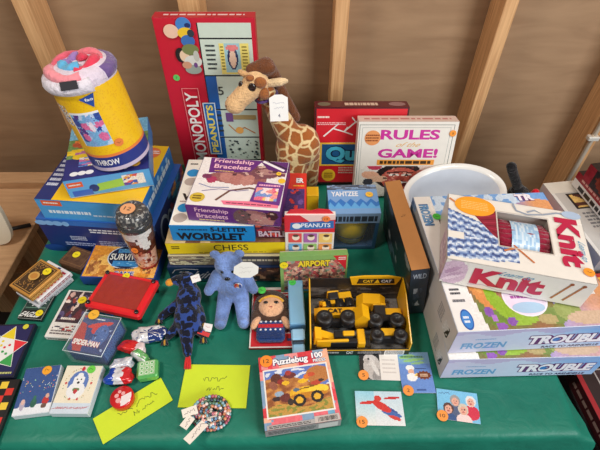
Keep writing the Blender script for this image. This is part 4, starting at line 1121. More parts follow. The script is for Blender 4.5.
def brown_book():
    L, w, h = .245, .034, .150
    t = thing('tall_game_box', 'tall dark game box with a plain brown cardboard edge leaning beside the stacked trouble games', 'game box', (.2205, .498, T+.0004), 4.0, roll=-6.5)
    b = MB(); b.box(0, 0, 0, w, L, h, (40, 40, 50), 'card', .001); A = faces(b, w, L, h)
    A['top'].rect(.0, .0, 1, 1, (178, 122, 70)); A['top'].scrawl(.35, .55, .65, .035, (60, 40, 26), 4, .0009)
    f = A['front']; f.rect(0, 0, 1, 1, (38, 48, 64)); f.txt('WILD', .5, .86, .74, .10, (176, 184, 196), .01); f.img(.25, .2, .75, .6, 6, 9, busy([(180, 186, 196), (60, 70, 90), (40, 48, 64)], 12, 3))
    l = A['left']; l.rect(0, 0, 1, 1, (34, 36, 42)); l.img(.02, .02, .98, .98, 30, 20, painter((36, 38, 44), rnd_blobs(24, [(90, 100, 120), (60, 66, 80), (150, 150, 150), (30, 50, 50), (110, 90, 70)], 4, s0=.02, s1=.1), 8))
    b.build('box', t)
brown_book()

# ------------------------------------------------------------------ construction toys
def digger_set():
    w, d, hf, hb = .190, .130, .022, .074
    t = thing('toy_set_box', 'open fronted yellow and black box of construction toys', 'toy box', (.019, .406, T), .5)
    s = .0022
    b = MB(); Y = (242, 182, 24); K = (26, 25, 27)
    b.box(0, 0, 0, w, d, s, K, 'card', .0005)
    b.box(0, 0, s, w, s, hf, K, 'card', .0005)
    b.box(0, d-s, s, w, d, hb, K, 'card', .0005)
    def side(x0, x1, c1):
        b.prism([(0, s), (d, s), (d, hb), (d*.72, hb), (0.0, hf+.022)], x0, x1, c1, 'card', 'x')
    side(0, s, Y); side(w-s, w, Y)
    f = Art(b, (0, 0, 0), (1, 0, 0), (0, 0, 1), w, hf); f.rect(0, 0, 1, 1, (30, 30, 34)); f.rect(0, .82, 1, 1, (240, 180, 30)); f.words(.05, .3, .3, .7, 1, (190, 190, 190), 3)
    f.txt('CAT', .40, .5, .07, .45, (230, 230, 230), .03); f.words(.48, .3, .72, .7, 2, (170, 170, 170), 6); f.rect(.75, .08, .95, .84, (226, 224, 220)); f.words(.76, .15, .94, .75, 5, (60, 60, 60), 7)
    # inner back wall and badge flap
    g = Art(b, (0, d-s, 0), (1, 0, 0), (0, 0, 1), w, hb); g.rect(0, .05, 1, 1, (30, 29, 32))
    g.img(.02, .05, .98, .6, 20, 8, busy([(70, 66, 66), (44, 42, 44), (96, 92, 90)], 40, 3))
    b.prism([(w*.46, hb-.016), (w*.93, hb-.016), (w*.97, hb+.006), (w*.84, hb+.012), (w*.58, hb+.012), (w*.43, hb+.008)], d-s-.004, d-s-.0012, Y, 'card', 'y')
    g = Art(b, (w*.5, d-s-.004, hb-.014), (1, 0, 0), (0, 0, 1), w*.42, .022); g.poly([(.02, .1), (.98, .1), (.94, .85), (.06, .85)], (26, 25, 27)); g.txt('CAT', .3, .48, .26, .44, (236, 190, 40), .04); g.poly([(.46, .2), (.6, .2), (.53, .8)], (240, 190, 30)); g.txt('CAT', .76, .48, .26, .44, (220, 220, 220), .04)
    fl = Art(b, (0, 0, s), (1, 0, 0), (0, 1, 0), w, d); fl.img(.02, .03, .98, .97, 24, 16, busy([(84, 80, 78), (60, 58, 58), (110, 104, 100), (50, 50, 52)], 90, 4))
    b.build('carton', t, 'yellow and black carton')
    b = MB(); b.prism([(.0035, s+.0032), (d-.0035, s+.0032), (d-.0035, s+.0035), (.0035, s+.0035)], .004, w-.004, WHITE, 'clear', 'x')
    b.build('plastic_tray', t)
digger_set()

YC = (240, 178, 20); KC = (30, 29, 31)
def wheel(t, x, y, z, r, wd):
    b = MB(); b.X = Matrix.Translation((x, y, z)) @ Euler((R(90), 0, 0)).to_matrix().to_4x4()
    b.lathe([(r*.5, -wd/2), (r*.9, -wd/2), (r, -wd/2+.001), (r, wd/2-.001), (r*.9, wd/2), (r*.5, wd/2)], KC, 20, 'plastic')
    b.lathe([(r*.48, wd/2-.0004), (r*.42, wd/2+.0008), (.0006, wd/2+.0010)], (70, 68, 66), 14, 'plastic')
    for k in range(10):
        a = 2*math.pi*k/10
        old = b.X; b.X = old @ Matrix.Rotation(a, 4, 'Z'); b.box(r-.0008, -.0011, -wd/2, r+.0008, .0011, wd/2, KC, 'plastic', .0003); b.X = old
    b.build('wheel', t)

def toy_vehicles():
    z0 = T+.0062
    ox, oy = .019, .406
    def veh(label, kind, x, y, yaw):
        t = thing('toy_'+kind, label, 'toy vehicle', (ox+x, oy+y, z0), yaw, 'construction toys in the yellow box'); t.scale = (1.22, 1.22, 1.3); return t
    def body(t, parts):
        for n, boxes in parts:
            b = MB()
            for bx in boxes:
                if bx[0] == 'p': b.prism(bx[1], bx[2], bx[3], bx[4], 'plastic', 'y')
                elif bx[0] == 'c': b.cyl(bx[1], bx[2], bx[3], c=bx[4])
                else: b.box(*bx, mat='plastic', b=.0012)
            b.build(n, t)
    # vehicles lie on their sides: modelled with y as their up direction towards the back
    # 1 grader, back row
    t = veh('yellow toy grader with black wheels in the back row of the toy box', 'grader', .022, .090, 8)
    body(t, [('chassis', [(0, .006, .004, .058, .014, .016, YC), (.034, .012, .002, .056, .024, .02, YC)]), ('cab', [(.018, .012, .003, .034, .026, .02, (48, 46, 46)), (.016, .025, .002, .036, .028, .021, YC)]), ('blade', [(.004, -.001, .002, .010, .008, .022, YC)])])
    for x in (.012, .034, .05): wheel(t, x, .004, .011, .008, .016)
    # 2 loader with scoop, back row
    t = veh('yellow toy shovel with a scalloped scoop beneath the badge flap', 'shovel', .100, .092, -6)
    body(t, [('scoop', [('p', [(0, 0), (.040, .002), (.044, .016), (.034, .024), (.006, .022), (-.004, .012)], .004, .024, YC)] + [(.002+.008*k, .022, .004, .006+.008*k, .030, .009, YC) for k in range(5)]), ('arm', [(.008, -.014, .006, .016, .006, .014, YC)])])
    # 3 dump truck mid left
    t = veh('yellow toy dump truck in the middle row of the box, beside the lorry', 'dump_truck', .012, .045, 1)
    body(t, [('dump_bed', [('p', [(0, .003), (.062, .003), (.066, .024), (-.002, .022)], .018, .032, YC), (.004, .030, .004, .060, .034, .022, YC)]), ('cab', [(.052, .020, .004, .070, .034, .022, YC), (.056, .030, .006, .068, .0355, .0225, (40, 40, 44))]), ('chassis', [(.004, .008, .004, .062, .016, .018, KC)])])
    b = MB(); g = Art(b, (.004, .018, .0222), (1, 0, 0), (0, 1, 0), .056, .014, 'plastic'); g.mb.box(.010, .0195, .0212, .050, .0305, .0222, YC, 'plastic', .0003); g.z = .0026; g.txt('CAT', .5, .5, .42, .6, (30, 28, 28), .03); b.build('name_plate', t)
    for x in (.014, .052):
        b = MB(); b.lathe([(.006, .016), (.012, .016), (.0135, .018), (.0135, .030), (.012, .032), (.006, .032), (.005, .030), (.0008, .030)], KC, 20, 'plastic', True, True, Matrix.Translation((x, .010, 0))); b.build('wheel', t)
    # 4 wheel loader mid right
    t = veh('yellow toy wheel loader in the middle row, at the tall dark game box', 'wheel_loader', .098, .044, 0)
    body(t, [('chassis', [(.014, .010, .004, .064, .022, .022, KC), (.044, .020, .004, .070, .034, .022, YC)]), ('bucket', [('p', [(-.006, .010), (.012, .014), (.014, .036), (.002, .046), (-.010, .030)], .003, .026, YC)]), ('cab', [(.026, .020, .004, .044, .040, .022, (44, 42, 42)), (.024, .039, .003, .046, .043, .023, YC)])])
    for x in (.024, .058):
        b = MB(); b.lathe([(.006, .020), (.011, .020), (.0125, .022), (.0125, .032), (.011, .034), (.006, .034), (.005, .032), (.0008, .032)], KC, 20, 'plastic', True, True, Matrix.Translation((x, .006, 0))); b.build('wheel', t)
    # 5 excavator front left
    t = veh('yellow toy excavator in the front row of the box, beside the blue lorry', 'excavator', .010, .005, 2)
    body(t, [('tracks', [(.024, .001, .004, .066, .009, .022, KC)]), ('house', [(.030, .010, .004, .060, .022, .022, KC), (.044, .012, .021, .062, .020, .026, YC)]), ('boom', [('p', [(.004, .024), (.010, .030), (.030, .018), (.028, .013)], .008, .020, YC), (.002, .002, .008, .052, .006, .026, YC)]), ('bucket', [('p', [(-.002, .014), (.008, .016), (.010, .030), (.0, .033)], .004, .024, YC)])])
    # 6 roller front right
    t = veh('yellow toy roller with black drums in the front row of the toy box', 'roller', .110, .007, 0)
    body(t, [('chassis', [(.006, .010, .004, .058, .018, .020, KC), (.022, .014, .004, .044, .026, .024, YC)]), ('plough', [(-.016, .000, .004, -.004, .026, .022, YC)])])
    for x in (.014, .050):
        b = MB(); b.lathe([(.005, .020), (.0095, .020), (.011, .022), (.011, .030), (.0095, .032), (.005, .032), (.004, .030), (.0008, .030)], KC, 20, 'plastic', True, True, Matrix.Translation((x, .010, 0))); b.build('wheel', t)
toy_vehicles()

def blue_truck():
    t = thing('toy_lorry', 'long light blue toy lorry with box trailer beside the yellow construction toys', 'toy lorry', (-.002, .400, T), 3)
    LB = (126, 178, 212)
    b = MB(); b.box(-.0155, .052, .010, .0155, .165, .040, LB, 'gloss', .002); b.box(-.0155, .050, .008, .0155, .052, .038, (90, 140, 180), 'gloss', .0005); b.build('trailer', t)
    b = MB(); b.box(-.013, .022, .008, .013, .046, .034, (150, 196, 226), 'gloss', .003); b.box(-.0115, .018, .022, .0115, .0225, .031, (40, 50, 60), 'gloss', .001); b.build('cab', t)
    b = MB(); b.box(-.012, .0, .006, .012, .022, .020, (150, 196, 226), 'gloss', .003); b.box(-.010, -.001, .008, .010, .001, .014, (90, 110, 126), 'gloss', .0004); b.build('bonnet', t)
    b = MB(); b.box(-.008, .012, .004, .008, .16, .0095, (40, 44, 50), 'plastic', .001); b.build('chassis', t)
    for y in (.008, .044, .06, .14, .154):
        for s in (-1, 1):
            b = MB(); b.cyl((s*.0085, y, .0062), (s*.0138, y, .0062), .006, c=(26, 26, 28)); b.build('wheel', t)
    sticker(t, (-.006, .150, .0404), .0075, (70, 200, 80), '', 'z', 4)
blue_truck()

def doll_pack():
    w, d = .086, .142
    t = thing('doll_pack', 'red backed pack holding a soft brown haired doll in a blue dress', 'doll', (-.099, .418, T), 1)
    b = MB()
    b.box(0, 0, 0, w, d, .006, (202, 30, 40), 'card', .0006); a = Art(b, (0, 0, .006), (1, 0, 0), (0, 1, 0), w, d)
    a.frame(0, 0, 1, 1, .03, (230, 222, 216)); a.rect(.03, .02, .97, .96, (204, 30, 42)); a.rect(.2, .955, .8, .985, (226, 214, 206))
    a.words(.7, .84, .95, .93, 2, (240, 226, 220), 3); a.words(.74, .72, .96, .80, 2, (226, 200, 196), 4)
    a.rect(.05, .86, .5, .92, (60, 40, 44)); a.rect(.86, .1, .96, .14, (40, 60, 120)); a.words(.82, .2, .95, .4, 4, (230, 190, 190), 7)
    b.build('backing_card', t, 'red backing card')
    b = MB(); b.ell((.042, .086, .019), (.037, .040, .0125), (78, 54, 42), 'plush', 20)
    for s in (-1, 1): b.ell((.042+s*.028, .060, .016), (.013, .030, .0095), (82, 58, 44), 'plush', 14)
    b.build('hair', t, 'dark brown hair')
    b = MB(); b.ell((.042, .080, .026), (.026, .024, .0135), (232, 178, 138), 'plush', 20); b.build('head', t)
    for s in (-1, 1):
        b = MB(); b.ell((.042+s*.0105, .083, .0388), (.005, .0035, .0012), (34, 26, 26), 'gloss', 12); b.build('eye', t)
    b = MB(); b.ell((.042, .072, .0390), (.004, .0012, .0009), (170, 70, 70), 'gloss', 10); b.build('mouth', t)
    b = MB(); pts = [(.042+.026*math.cos(R(q)), .083+.017*math.sin(R(q)), .0355-.004*abs(math.cos(R(q)))) for q in range(20, 161, 14)]
    b.tube(pts, .0028, (228, 170, 60), 8, 'plush'); b.build('headband', t, 'golden yellow headband')
    b = MB(); b.box(.014, .008, .0062, .070, .052, .026, (34, 62, 120), 'plush', .006); A = Art(b, (.014, .008, .026), (1, 0, 0), (0, 1, 0), .056, .044, 'plush')
    A.rect(.06, .56, .94, .74, (196, 34, 46))
    for k in range(5): A.circ(.16+.17*k, .86, .05, (230, 230, 236), 8); A.circ(.16+.17*k, .46, .05, (230, 230, 236), 8)
    A.rect(.1, .03, .9, .34, (30, 52, 104)); b.build('dress', t)
    for s in (-1, 1):
        b = MB(); b.ell((.042+s*.030, .046, .022), (.008, .016, .007), (230, 176, 136), 'plush', 14, Euler((0, 0, s*.5))); b.build('arm', t)
    sticker(t, (.022, .116, .0335), .0085, (80, 206, 80), '', 'z', 3)
doll_pack()

# ------------------------------------------------------------------ plush animals
def plush(name, elems, mat, parent, voxel=.0028, smooth=10, label=None, c=(120, 120, 120)):
    b = MB()
    for e in elems:
        if e[0] == 's': b.ell(e[1], e[2], c, mat, 16, e[3] if len(e) > 3 else None)
        else:
            p0, r0, p1, r1 = Vector(e[1]), e[2], Vector(e[3]), e[4]
            n = max(3, int((p1-p0).length/(.35*min(r0, r1)))+1)
            for i in range(n+1):
                f = i/n; r = r0+(r1-r0)*f; b.ell(p0.lerp(p1, f), (r, r, r), c, mat, 12)
    o = b.build('shape', None)
    md = o.modifiers.new('r', 'REMESH'); md.mode = 'VOXEL'; md.voxel_size = voxel; md.use_smooth_shade = True
    ms = o.modifiers.new('s', 'SMOOTH'); ms.factor = .5; ms.iterations = smooth
    bpy.context.view_layer.update()
    dg = bpy.context.evaluated_depsgraph_get()
    me = bpy.data.meshes.new_from_object(o.evaluated_get(dg))
    me.name = name
    old = o.data; bpy.data.objects.remove(o); bpy.data.meshes.remove(old)
    me.materials.clear(); me.materials.append(M[mat])
    for k in list(me.color_attributes): me.color_attributes.remove(k)
    ca = me.color_attributes.new('Col', 'FLOAT_COLOR', 'POINT'); ca.data.foreach_set('color', list(lin(c))*len(me.vertices))
    me.polygons.foreach_set('use_smooth', [True]*len(me.polygons)); me.update()
    r = bpy.data.objects.new(name, me); COL.objects.link(r)
    if parent: r.parent = parent
    if label: r['label'] = label
    return r

def bear():
    t = thing('plush_bear', 'periwinkle blue plush bear seated against the centre game stack, white tag at its ear', 'plush bear', (-.139, .534, T), 2)
    t.scale = (1.06, 1.0, 1.09)
    c = (116, 142, 200)
    el = [('s', (0, .006, .036), (.031, .027, .037)), ('s', (0, .012, .062), (.026, .022, .026)),
          ('s', (0, .006, .104), (.027, .025, .025)), ('s', (0, -.014, .098), (.014, .015, .012)), ('s', (0, .010, .082), (.018, .017, .014)),
          ('s', (-.022, .008, .130), (.011, .006, .011)), ('s', (.022, .008, .130), (.011, .006, .011)),
          ('c', (-.026, .010, .068), .013, (-.046, -.004, .036), .0105), ('c', (.026, .010, .068), .013, (.041, -.006, .040), .0105),
          ('c', (-.015, -.004, .020), .0165, (-.021, -.062, .0125), .0125), ('c', (.015, -.004, .020), .0165, (.022, -.062, .0125), .0125),
          ('s', (-.022, -.069, .015), (.012, .009, .0145)), ('s', (.023, -.069, .015), (.012, .009, .0145))]
    plush('body', el, 'bearfur', t, c=c)
    for s in (-1, 1):
        b = MB(); b.ell((s*.0095, -.0182, .110), (.0027, .0022, .0030), (16, 14, 20), 'gloss', 12); b.build('eye', t)
    b = MB(); b.ell((0, -.0285, .1025), (.0055, .0030, .0038), (18, 16, 22), 'gloss', 12); b.build('nose', t)
    b = MB(); b.ell((.013, -.0115, .060), (.0085, .0020, .0085), (226, 226, 230), 'plush', 14); b.ell((.0095, -.0130, .062), (.003, .0015, .007), (206, 60, 50), 'plush', 10, Euler((0, .3, 0))); b.ell((.0175, -.0130, .060), (.003, .0015, .006), (60, 80, 150), 'plush', 10); b.ell((.0135, -.0132, .0625), (.0022, .0014, .0055), (226, 130, 50), 'plush', 10); b.build('chest_badge', t, 'white chest badge with red and blue marks')
    b = MB(); b.X = Matrix.Translation((.033, -.004, .118)) @ Euler((R(-12), R(5), R(4))).to_matrix().to_4x4()
    pts = [(.0225*(1+.05*math.cos(k*1.7))*math.cos(R(45*k+20)), .019*math.sin(R(45*k+20))) for k in range(8)]
    b.prism(pts, -.022, -.0212, (240, 236, 230), 'matte', 'y'); A = Art(b, (-.02, -.022, -.02), (1, 0, 0), (0, 0, 1), .04, .04, 'matte'); A.scrawl(.2, .6, .8, .12, (200, 196, 190), 3, .0006); A.scrawl(.2, .35, .7, .12, (200, 196, 190), 4, .0006); b.build('paper_tag', t, 'white paper tag')
bear()

def frog():
    t = thing('plush_lizard', 'dark spotted blue plush lizard sprawled on the cloth with a red tail tip', 'plush lizard', (-.226, .480, T), 4)
    el = [('s', (.0, .040, .030), (.026, .034, .026)), ('s', (.0, .0, .024), (.027, .036, .022)), ('s', (-.004, .070, .046), (.020, .020, .018)), ('s', (-.022, .070, .050), (.016, .012, .010)),
          ('c', (.0, -.03, .018), .016, (.006, -.076, .011), .009),
          ('c', (-.020, .036, .020), .011, (-.056, .010, .010), .0085), ('c', (.018, .020, .018), .011, (.028, -.004, .010), .009), ('c', (-.016, -.014, .016), .012, (-.036, -.036, .009), .008), ('c', (.014, -.018, .016), .012, (.030, -.036, .009), .008)]
    plush('body', el, 'frog', t, smooth=8)
    b = MB(); b.ell((-.038, .066, .049), (.009, .009, .006), (226, 150, 40), 'plush', 14); b.build('beak', t, 'orange beak')
    for p in ((-.060, .006, .0065), (.031, -.011, .0065), (-.042, -.044, .0065), (.033, -.044, .0062)):
        b = MB()
        for k in (-1, 0, 1): b.ell((p[0]+k*.004, p[1]-.003-.001*abs(k), p[2]), (.0028, .0070, .0045), (190, 140, 44) if k == 0 else (30, 30, 44), 'plush', 10, Euler((0, 0, k*.4)))
        b.build('foot', t, 'orange striped foot')
    for k in (-1, 0, 1):
        pass
    b = MB()
    for k in (-1, 0, 1): b.tube([(.007+k*.002, -.080, .010), (.007+k*.004, -.092, .006), (.007+k*.0045, -.104, .004)], .0024, (206, 44, 44), 8, 'fleece')
    b.build('tail_tassel', t, 'red tail tip')
    for s in (0, 1):
        b = MB(); b.ell((-.020+.012*s, .060+.018*s, .064), (.003, .003, .003), (14, 12, 16), 'gloss', 10); b.build('eye', t)
    for (x, y, z, r) in ((.017, .064, .060, 20), (.040, -.022, .010, -15)):
        b = MB(); b.X = Matrix.Translation((x, y, z)) @ Euler((R(18), 0, R(r))).to_matrix().to_4x4(); b.box(-.009, -.008, 0, .009, .008, .0006, (236, 230, 226), 'matte', .0002)
        A = Art(b, (-.009, -.008, .0006), (1, 0, 0), (0, 1, 0), .018, .016, 'matte'); A.scrawl(.2, .5, .8, .2, (190, 110, 110), 3, .0006); b.build('paper_tag', t, 'white paper tag')
    b = MB(); b.X = Matrix.Translation((.032, -.032, .016)) @ Euler((0, R(10), R(-20))).to_matrix().to_4x4(); b.box(-.008, -.009, 0, .016, .0, .0006, (206, 60, 60), 'matte', .0002); b.build('cloth_tag', t, 'red and white cloth tag')
frog()

def giraffe():
    t = thing('plush_giraffe', 'plush giraffe with brown patches and white tag before the tall red game', 'plush giraffe', (-.022, .880, T), 0)
    t.scale = (.97, .92, .97)
    el = [('s', (.026, .0, .150), (.048, .040, .060)), ('s', (.0, -.004, .140), (.040, .038, .060)), ('s', (.036, .004, .165), (.034, .036, .036)),
          ('c', (.004, -.004, .165), .034, (-.034, -.006, .255), .025), ('c', (-.034, -.006, .255), .025, (-.058, -.010, .310), .022),
          ('c', (-.010, -.014, .13), .026, (-.014, -.020, .016), .020), ('c', (.014, -.014, .13), .024, (.020, -.022, .016), .020),
          ('c', (.050, .012, .14), .026, (.052, .018, .016), .021), ('c', (.012, .014, .13), .024, (.004, .020, .016), .020)]
    plush('body', el, 'giraffe', t, .0045, 8)
    tan = (232, 188, 136)
    plush('head', [('s', (-.074, -.014, .326), (.031, .027, .030)), ('c', (-.084, -.020, .318), .025, (-.122, -.030, .286), .0215), ('s', (-.122, -.032, .284), (.024, .023, .021))], 'plush', t, .0035, 8, 'tan head and muzzle', tan)
    plush('mane', [('c', (-.082, -.002, .352), .014, (-.050, .004, .360), .018), ('c', (-.050, .004, .360), .018, (-.028, .012, .318), .014), ('c', (-.030, .016, .315), .012, (.012, .026, .215), .013), ('s', (-.050, -.006, .358), (.022, .016, .014))], 'plush', t, .0035, 4, 'dark brown mane', (112, 64, 34))
    plush('ear', [('c', (-.050, -.018, .328), .009, (-.020, -.022, .334), .010), ('s', (-.014, -.022, .336), (.013, .006, .008))], 'plush', t, .003, 6, 'cream ear', (232, 200, 156))
    plush('ear', [('c', (-.092, -.016, .346), .008, (-.106, -.012, .352), .007)], 'plush', t, .003, 6, 'cream ear', (206, 160, 110))
    b = MB(); b.ell((-.080, -.0405, .331), (.0090, .0045, .0100), (40, 24, 18), 'gloss', 14); b.build('eye', t)
    b = MB(); b.ell((-.105, -.026, .330), (.006, .005, .0075), (40, 24, 18), 'gloss', 12); b.build('eye', t)
    b = MB(); b.ell((-.062, -.034, .338), (.014, .010, .013), (160, 96, 50), 'plush', 16); b.ell((-.056, -.033, .312), (.012, .009, .015), (160, 96, 50), 'plush', 16); b.ell((-.084, -.030, .347), (.010, .008, .007), (160, 96, 50), 'plush', 12); b.build('face_patch', t, 'brown face patches')
    for y in (-.048, -.012):
        b = MB(); b.ell((-.1405, y+.001, .290), (.0022, .0022, .0016), (130, 84, 60), 'plush', 8); b.build('nostril', t)
    b = MB(); b.tube([(-.053+.0235*math.cos(R(q)), -.009+.0235*math.sin(R(q)), .292+.008*math.cos(R(q))) for q in range(0, 360, 20)], .0035, (96, 70, 130), 8, 'fleece', True); b.build('ribbon', t, 'purple neck ribbon')
    b = MB(); b.X = Matrix.Translation((-.024, -.047, .280)) @ Euler((R(-20), 0, R(4))).to_matrix().to_4x4(); b.box(-.0205, 0, -.026, .0205, .0008, .026, (238, 236, 232), 'matte', .0002); b.prism([(-.0205, .026), (.0205, .026), (.008, .033), (-.008, .033)], 0, .0008, (238, 236, 232), 'matte', 'y')
    A = Art(b, (-.0205, 0, -.026), (1, 0, 0), (0, 0, 1), .041, .052, 'matte'); A.scrawl(.2, .75, .8, .08, (150, 150, 170), 3, .0006); A.scrawl(.25, .55, .75, .08, (150, 150, 170), 4, .0006); A.txt('4', .5, .25, .12, .16, (90, 90, 110)); b.build('paper_tag', t, 'white paper tag')
giraffe()

# ================================================================== FRONT ROW
def puzzle():
    w, d, h = .129, .131, .030
    t = thing('jigsaw_puzzle', 'red edged puzzle box with a yellow dump truck picture at the front table edge', 'puzzle', (-.058, .256, T), 8.5)
    mb, A = lidbox(t, w, d, h, (206, 56, 60), tray=(150, 150, 150))
    a = A['top']; cols = [(226, 70, 80), (110, 170, 200), (236, 150, 150), (214, 60, 70), (240, 180, 150), (130, 160, 190), (230, 110, 120)]
    a.img(0, 0, 1, 1, 20, 20, busy(cols, 60, 3, 6))
    a.rect(.045, .135, .955, .80, (236, 232, 226))
    yl = (236, 184, 40)
    def land(u, v):
        if v > .80-.18*u+.10*math.sin(u*5): return (96, 124, 196) if mnoise.noise((u*6, v*12, 9)) < .12 else (222, 226, 236)
        if v < .18+.06*math.sin(u*8): return (196, 150, 70) if mnoise.noise((u*14, v*18, 1)) > -.1 else (140, 140, 60)
        return mixc((206, 140, 72), (146, 84, 46), max(0, min(1, .5+mnoise.noise((u*9, v*12, 5))*1.5)))
    bl = [(.85, .78, .2, .2, .5, (186, 120, 66)), (.18, .80, .09, .12, 0, (96, 52, 44)), (.24, .72, .05, .06, 0, (150, 50, 46)), (.40, .84, .10, .07, 0, (110, 50, 50)), (.38, .90, .05, .06, 0, (170, 60, 54)), (.32, .68, .06, .05, 0, yl), (.12, .66, .06, .10, .3, (150, 90, 70)),
          (.6, .68, .09, .05, .2, yl), (.66, .76, .05, .06, 0, (220, 120, 50)), (.74, .80, .06, .05, 0, (200, 80, 50)), (.80, .60, .09, .05, .1, (190, 70, 50)), (.88, .64, .05, .03, 0, (70, 50, 46)), (.2, .46, .07, .06, 0, (150, 170, 190)), (.15, .36, .07, .05, 0, (60, 40, 40)), (.30, .36, .10, .09, .2, (110, 50, 46)),
          (.62, .46, .20, .09, .15, (240, 190, 44)), (.80, .44, .18, .11, .1, (246, 206, 60)), (.46, .40, .10, .14, 0, (232, 176, 40)), (.66, .36, .30, .06, 0, (200, 130, 34)), (.50, .27, .10, .13, 0, (40, 34, 34)), (.50, .27, .055, .07, 0, (230, 176, 50)), (.78, .30, .10, .13, 0, (40, 34, 34)), (.78, .30, .055, .07, 0, (230, 176, 50)), (.36, .26, .05, .07, 0, (60, 46, 40)), (.66, .52, .16, .015, .15, (130, 90, 30)), (.47, .5, .05, .04, 0, (90, 110, 130))]
    a.img(.065, .155, .935, .78, 54, 40, painter(land, bl, 10))
    a.txt('Puzzlebug', .45, .885, .50, .12, (244, 244, 248), .04, out=(24, 40, 90), ob=.08, slope=.03); a.txt('100', .84, .925, .16, .085, (244, 244, 248), .04, out=(30, 50, 110), ob=.05); a.txt('PIECES', .86, .845, .18, .045, (244, 244, 248), .03, out=(30, 50, 110), ob=.05)
    a.rect(.03, .0, .99, .055, (172, 168, 166)); a.words(.06, .008, .6, .045, 2, (70, 66, 66), 3)
    a.rect(.655, .0, .985, .085, (196, 186, 180))
    rn = random.Random(3)
    for k in range(16): a.rect(.70+.0165*k, .012, .70+.0165*k+rn.choice((.005, .009)), .066, (24, 24, 26))
    f = A['front']; f.rect(0, .1, 1, 1, (166, 160, 160)); f.words(.04, .3, .66, .8, 3, (80, 76, 78), 3); f.rect(.7, .2, .96, .85, (220, 216, 212))
    l = A['left']; l.rect(0, .1, 1, 1, (170, 40, 56))
    mb.build('lid', t)
    sticker(t, (.014, .121, h+.0028), .0115, (240, 140, 40), '12', 'z', 3)
puzzle()

def cards():
    def card(label, cx, cy, w, d, yaw, fn, nx, ny, st, mark):
        t = thing('gift_card', label, 'card', (cx, cy, T+.0003), yaw)
        b = MB(); b.box(-w/2, -d/2, 0, w/2, d/2, .0008, (232, 230, 228), 'card', .0002)
        a = Art(b, (-w/2, -d/2, .0008), (1, 0, 0), (0, 1, 0), w, d); fn(a, nx, ny); b.build('card', t)
        sticker(t, (st[0], st[1], .0026), .0098, (240, 150, 66), mark, 'z', 3)
    def bw(a, nx, ny):
        a.img(0, 0, .52, 1, 20, 26, painter((34, 34, 36), [(.62, .45, .42, .46, .5, (190, 184, 180)), (.5, .72, .30, .22, 0, (206, 200, 196)), (.36, .66, .14, .1, 0, (180, 172, 168)), (.45, .74, .05, .04, 0, (50, 48, 48)), (.9, .1, .3, .3, 0, (150, 146, 144)), (.75, .4, .1, .3, .6, (216, 212, 208))], 14))
        a.rect(.52, 0, 1, 1, (232, 226, 220)); a.words(.58, .2, .92, .8, 4, (206, 198, 194), 3, .35)
    card('card with a black and white bird photo, in front of the construction toy box', .150, .384, .074, .055, -2, bw, 1, 1, (-.031, -.020), '5')
    def chef(a, nx, ny):
        a.img(0, 0, 1, 1, 24, 32, painter(lambda u, v: (104, 140, 206) if v < .7 else (120, 164, 204), [(.3, .88, .26, .05, .1, (150, 200, 130)), (.5, .80, .34, .04, .1, (150, 200, 130)), (.62, .72, .22, .03, .1, (150, 196, 140)), (.34, .60, .13, .07, 0, (240, 240, 240)), (.36, .50, .10, .07, 0, (232, 178, 150)), (.36, .37, .16, .10, 0, (240, 238, 236)), (.52, .43, .07, .04, .4, (236, 200, 110))], 6))
        a.poly([(.74+(.19 if k % 2 else .25)*math.cos(R(15*k)), .42+(.085 if k % 2 else .115)*math.sin(R(15*k))) for k in range(24)], (120, 60, 34)); a.words(.62, .38, .86, .46, 2, (236, 200, 170), 4)
        a.words(.1, .84, .8, .92, 1, (84, 130, 90), 2); a.words(.5, .56, .84, .60, 1, (60, 80, 130), 5); a.rect(.44, .05, .72, .09, (60, 90, 150))
    card('blue card with a chef in white beside the black and white bird card', .217, .372, .060, .080, 0, chef, 1, 1, (-.020, -.036), '2')
    def leap(a, nx, ny):
        a.img(0, 0, 1, 1, 34, 24, painter(lambda u, v: mixc((230, 226, 220), (150, 206, 226), v) if u < .4 else mixc((226, 226, 226), (190, 214, 226), v), [(.62, .52, .30, .06, -.6, (40, 72, 140)), (.74, .34, .22, .08, -.45, (66, 100, 166)), (.55, .55, .24, .10, -.75, (206, 50, 44)), (.30, .66, .22, .045, .12, (206, 50, 44)), (.78, .80, .17, .04, .1, (196, 44, 44)), (.48, .78, .08, .09, .3, (208, 60, 50)), (.80, .22, .14, .05, -.5, (206, 60, 50))], 7))
    card('pale blue card with a leaping red and blue figure, nearest the puzzle box', .141, .305, .084, .060, -1, leap, 1, 1, (-.033, -.025), '15')
    def four(a, nx, ny):
        bl = []
        for x, y, hc, cc in ((.44, .62, (150, 146, 144), (80, 90, 120)), (.82, .66, (222, 218, 214), (206, 40, 66)), (.26, .34, (84, 50, 40), (50, 80, 130)), (.62, .36, (206, 190, 170), (236, 206, 200))):
            bl += [(x, y-.34, .19, .24, 0, cc), (x, y+.04, .125, .19, 0, hc), (x, y, .085, .14, 0, (226, 164, 140)), (x, y-.05, .035, .02, 0, (180, 80, 80)), (x-.03, y+.03, .014, .018, 0, (60, 40, 40)), (x+.03, y+.03, .014, .018, 0, (60, 40, 40))]
        a.img(0, 0, 1, 1, 36, 26, painter((120, 186, 220), bl, 8)); a.scrawl(.05, .84, .32, .08, (40, 60, 120), 4, .0009)
    card('card with a group photo of four women, lying below the trouble games', .281, .309, .072, .054, -8, four, 1, 1, (-.029, -.022), '10')
cards()

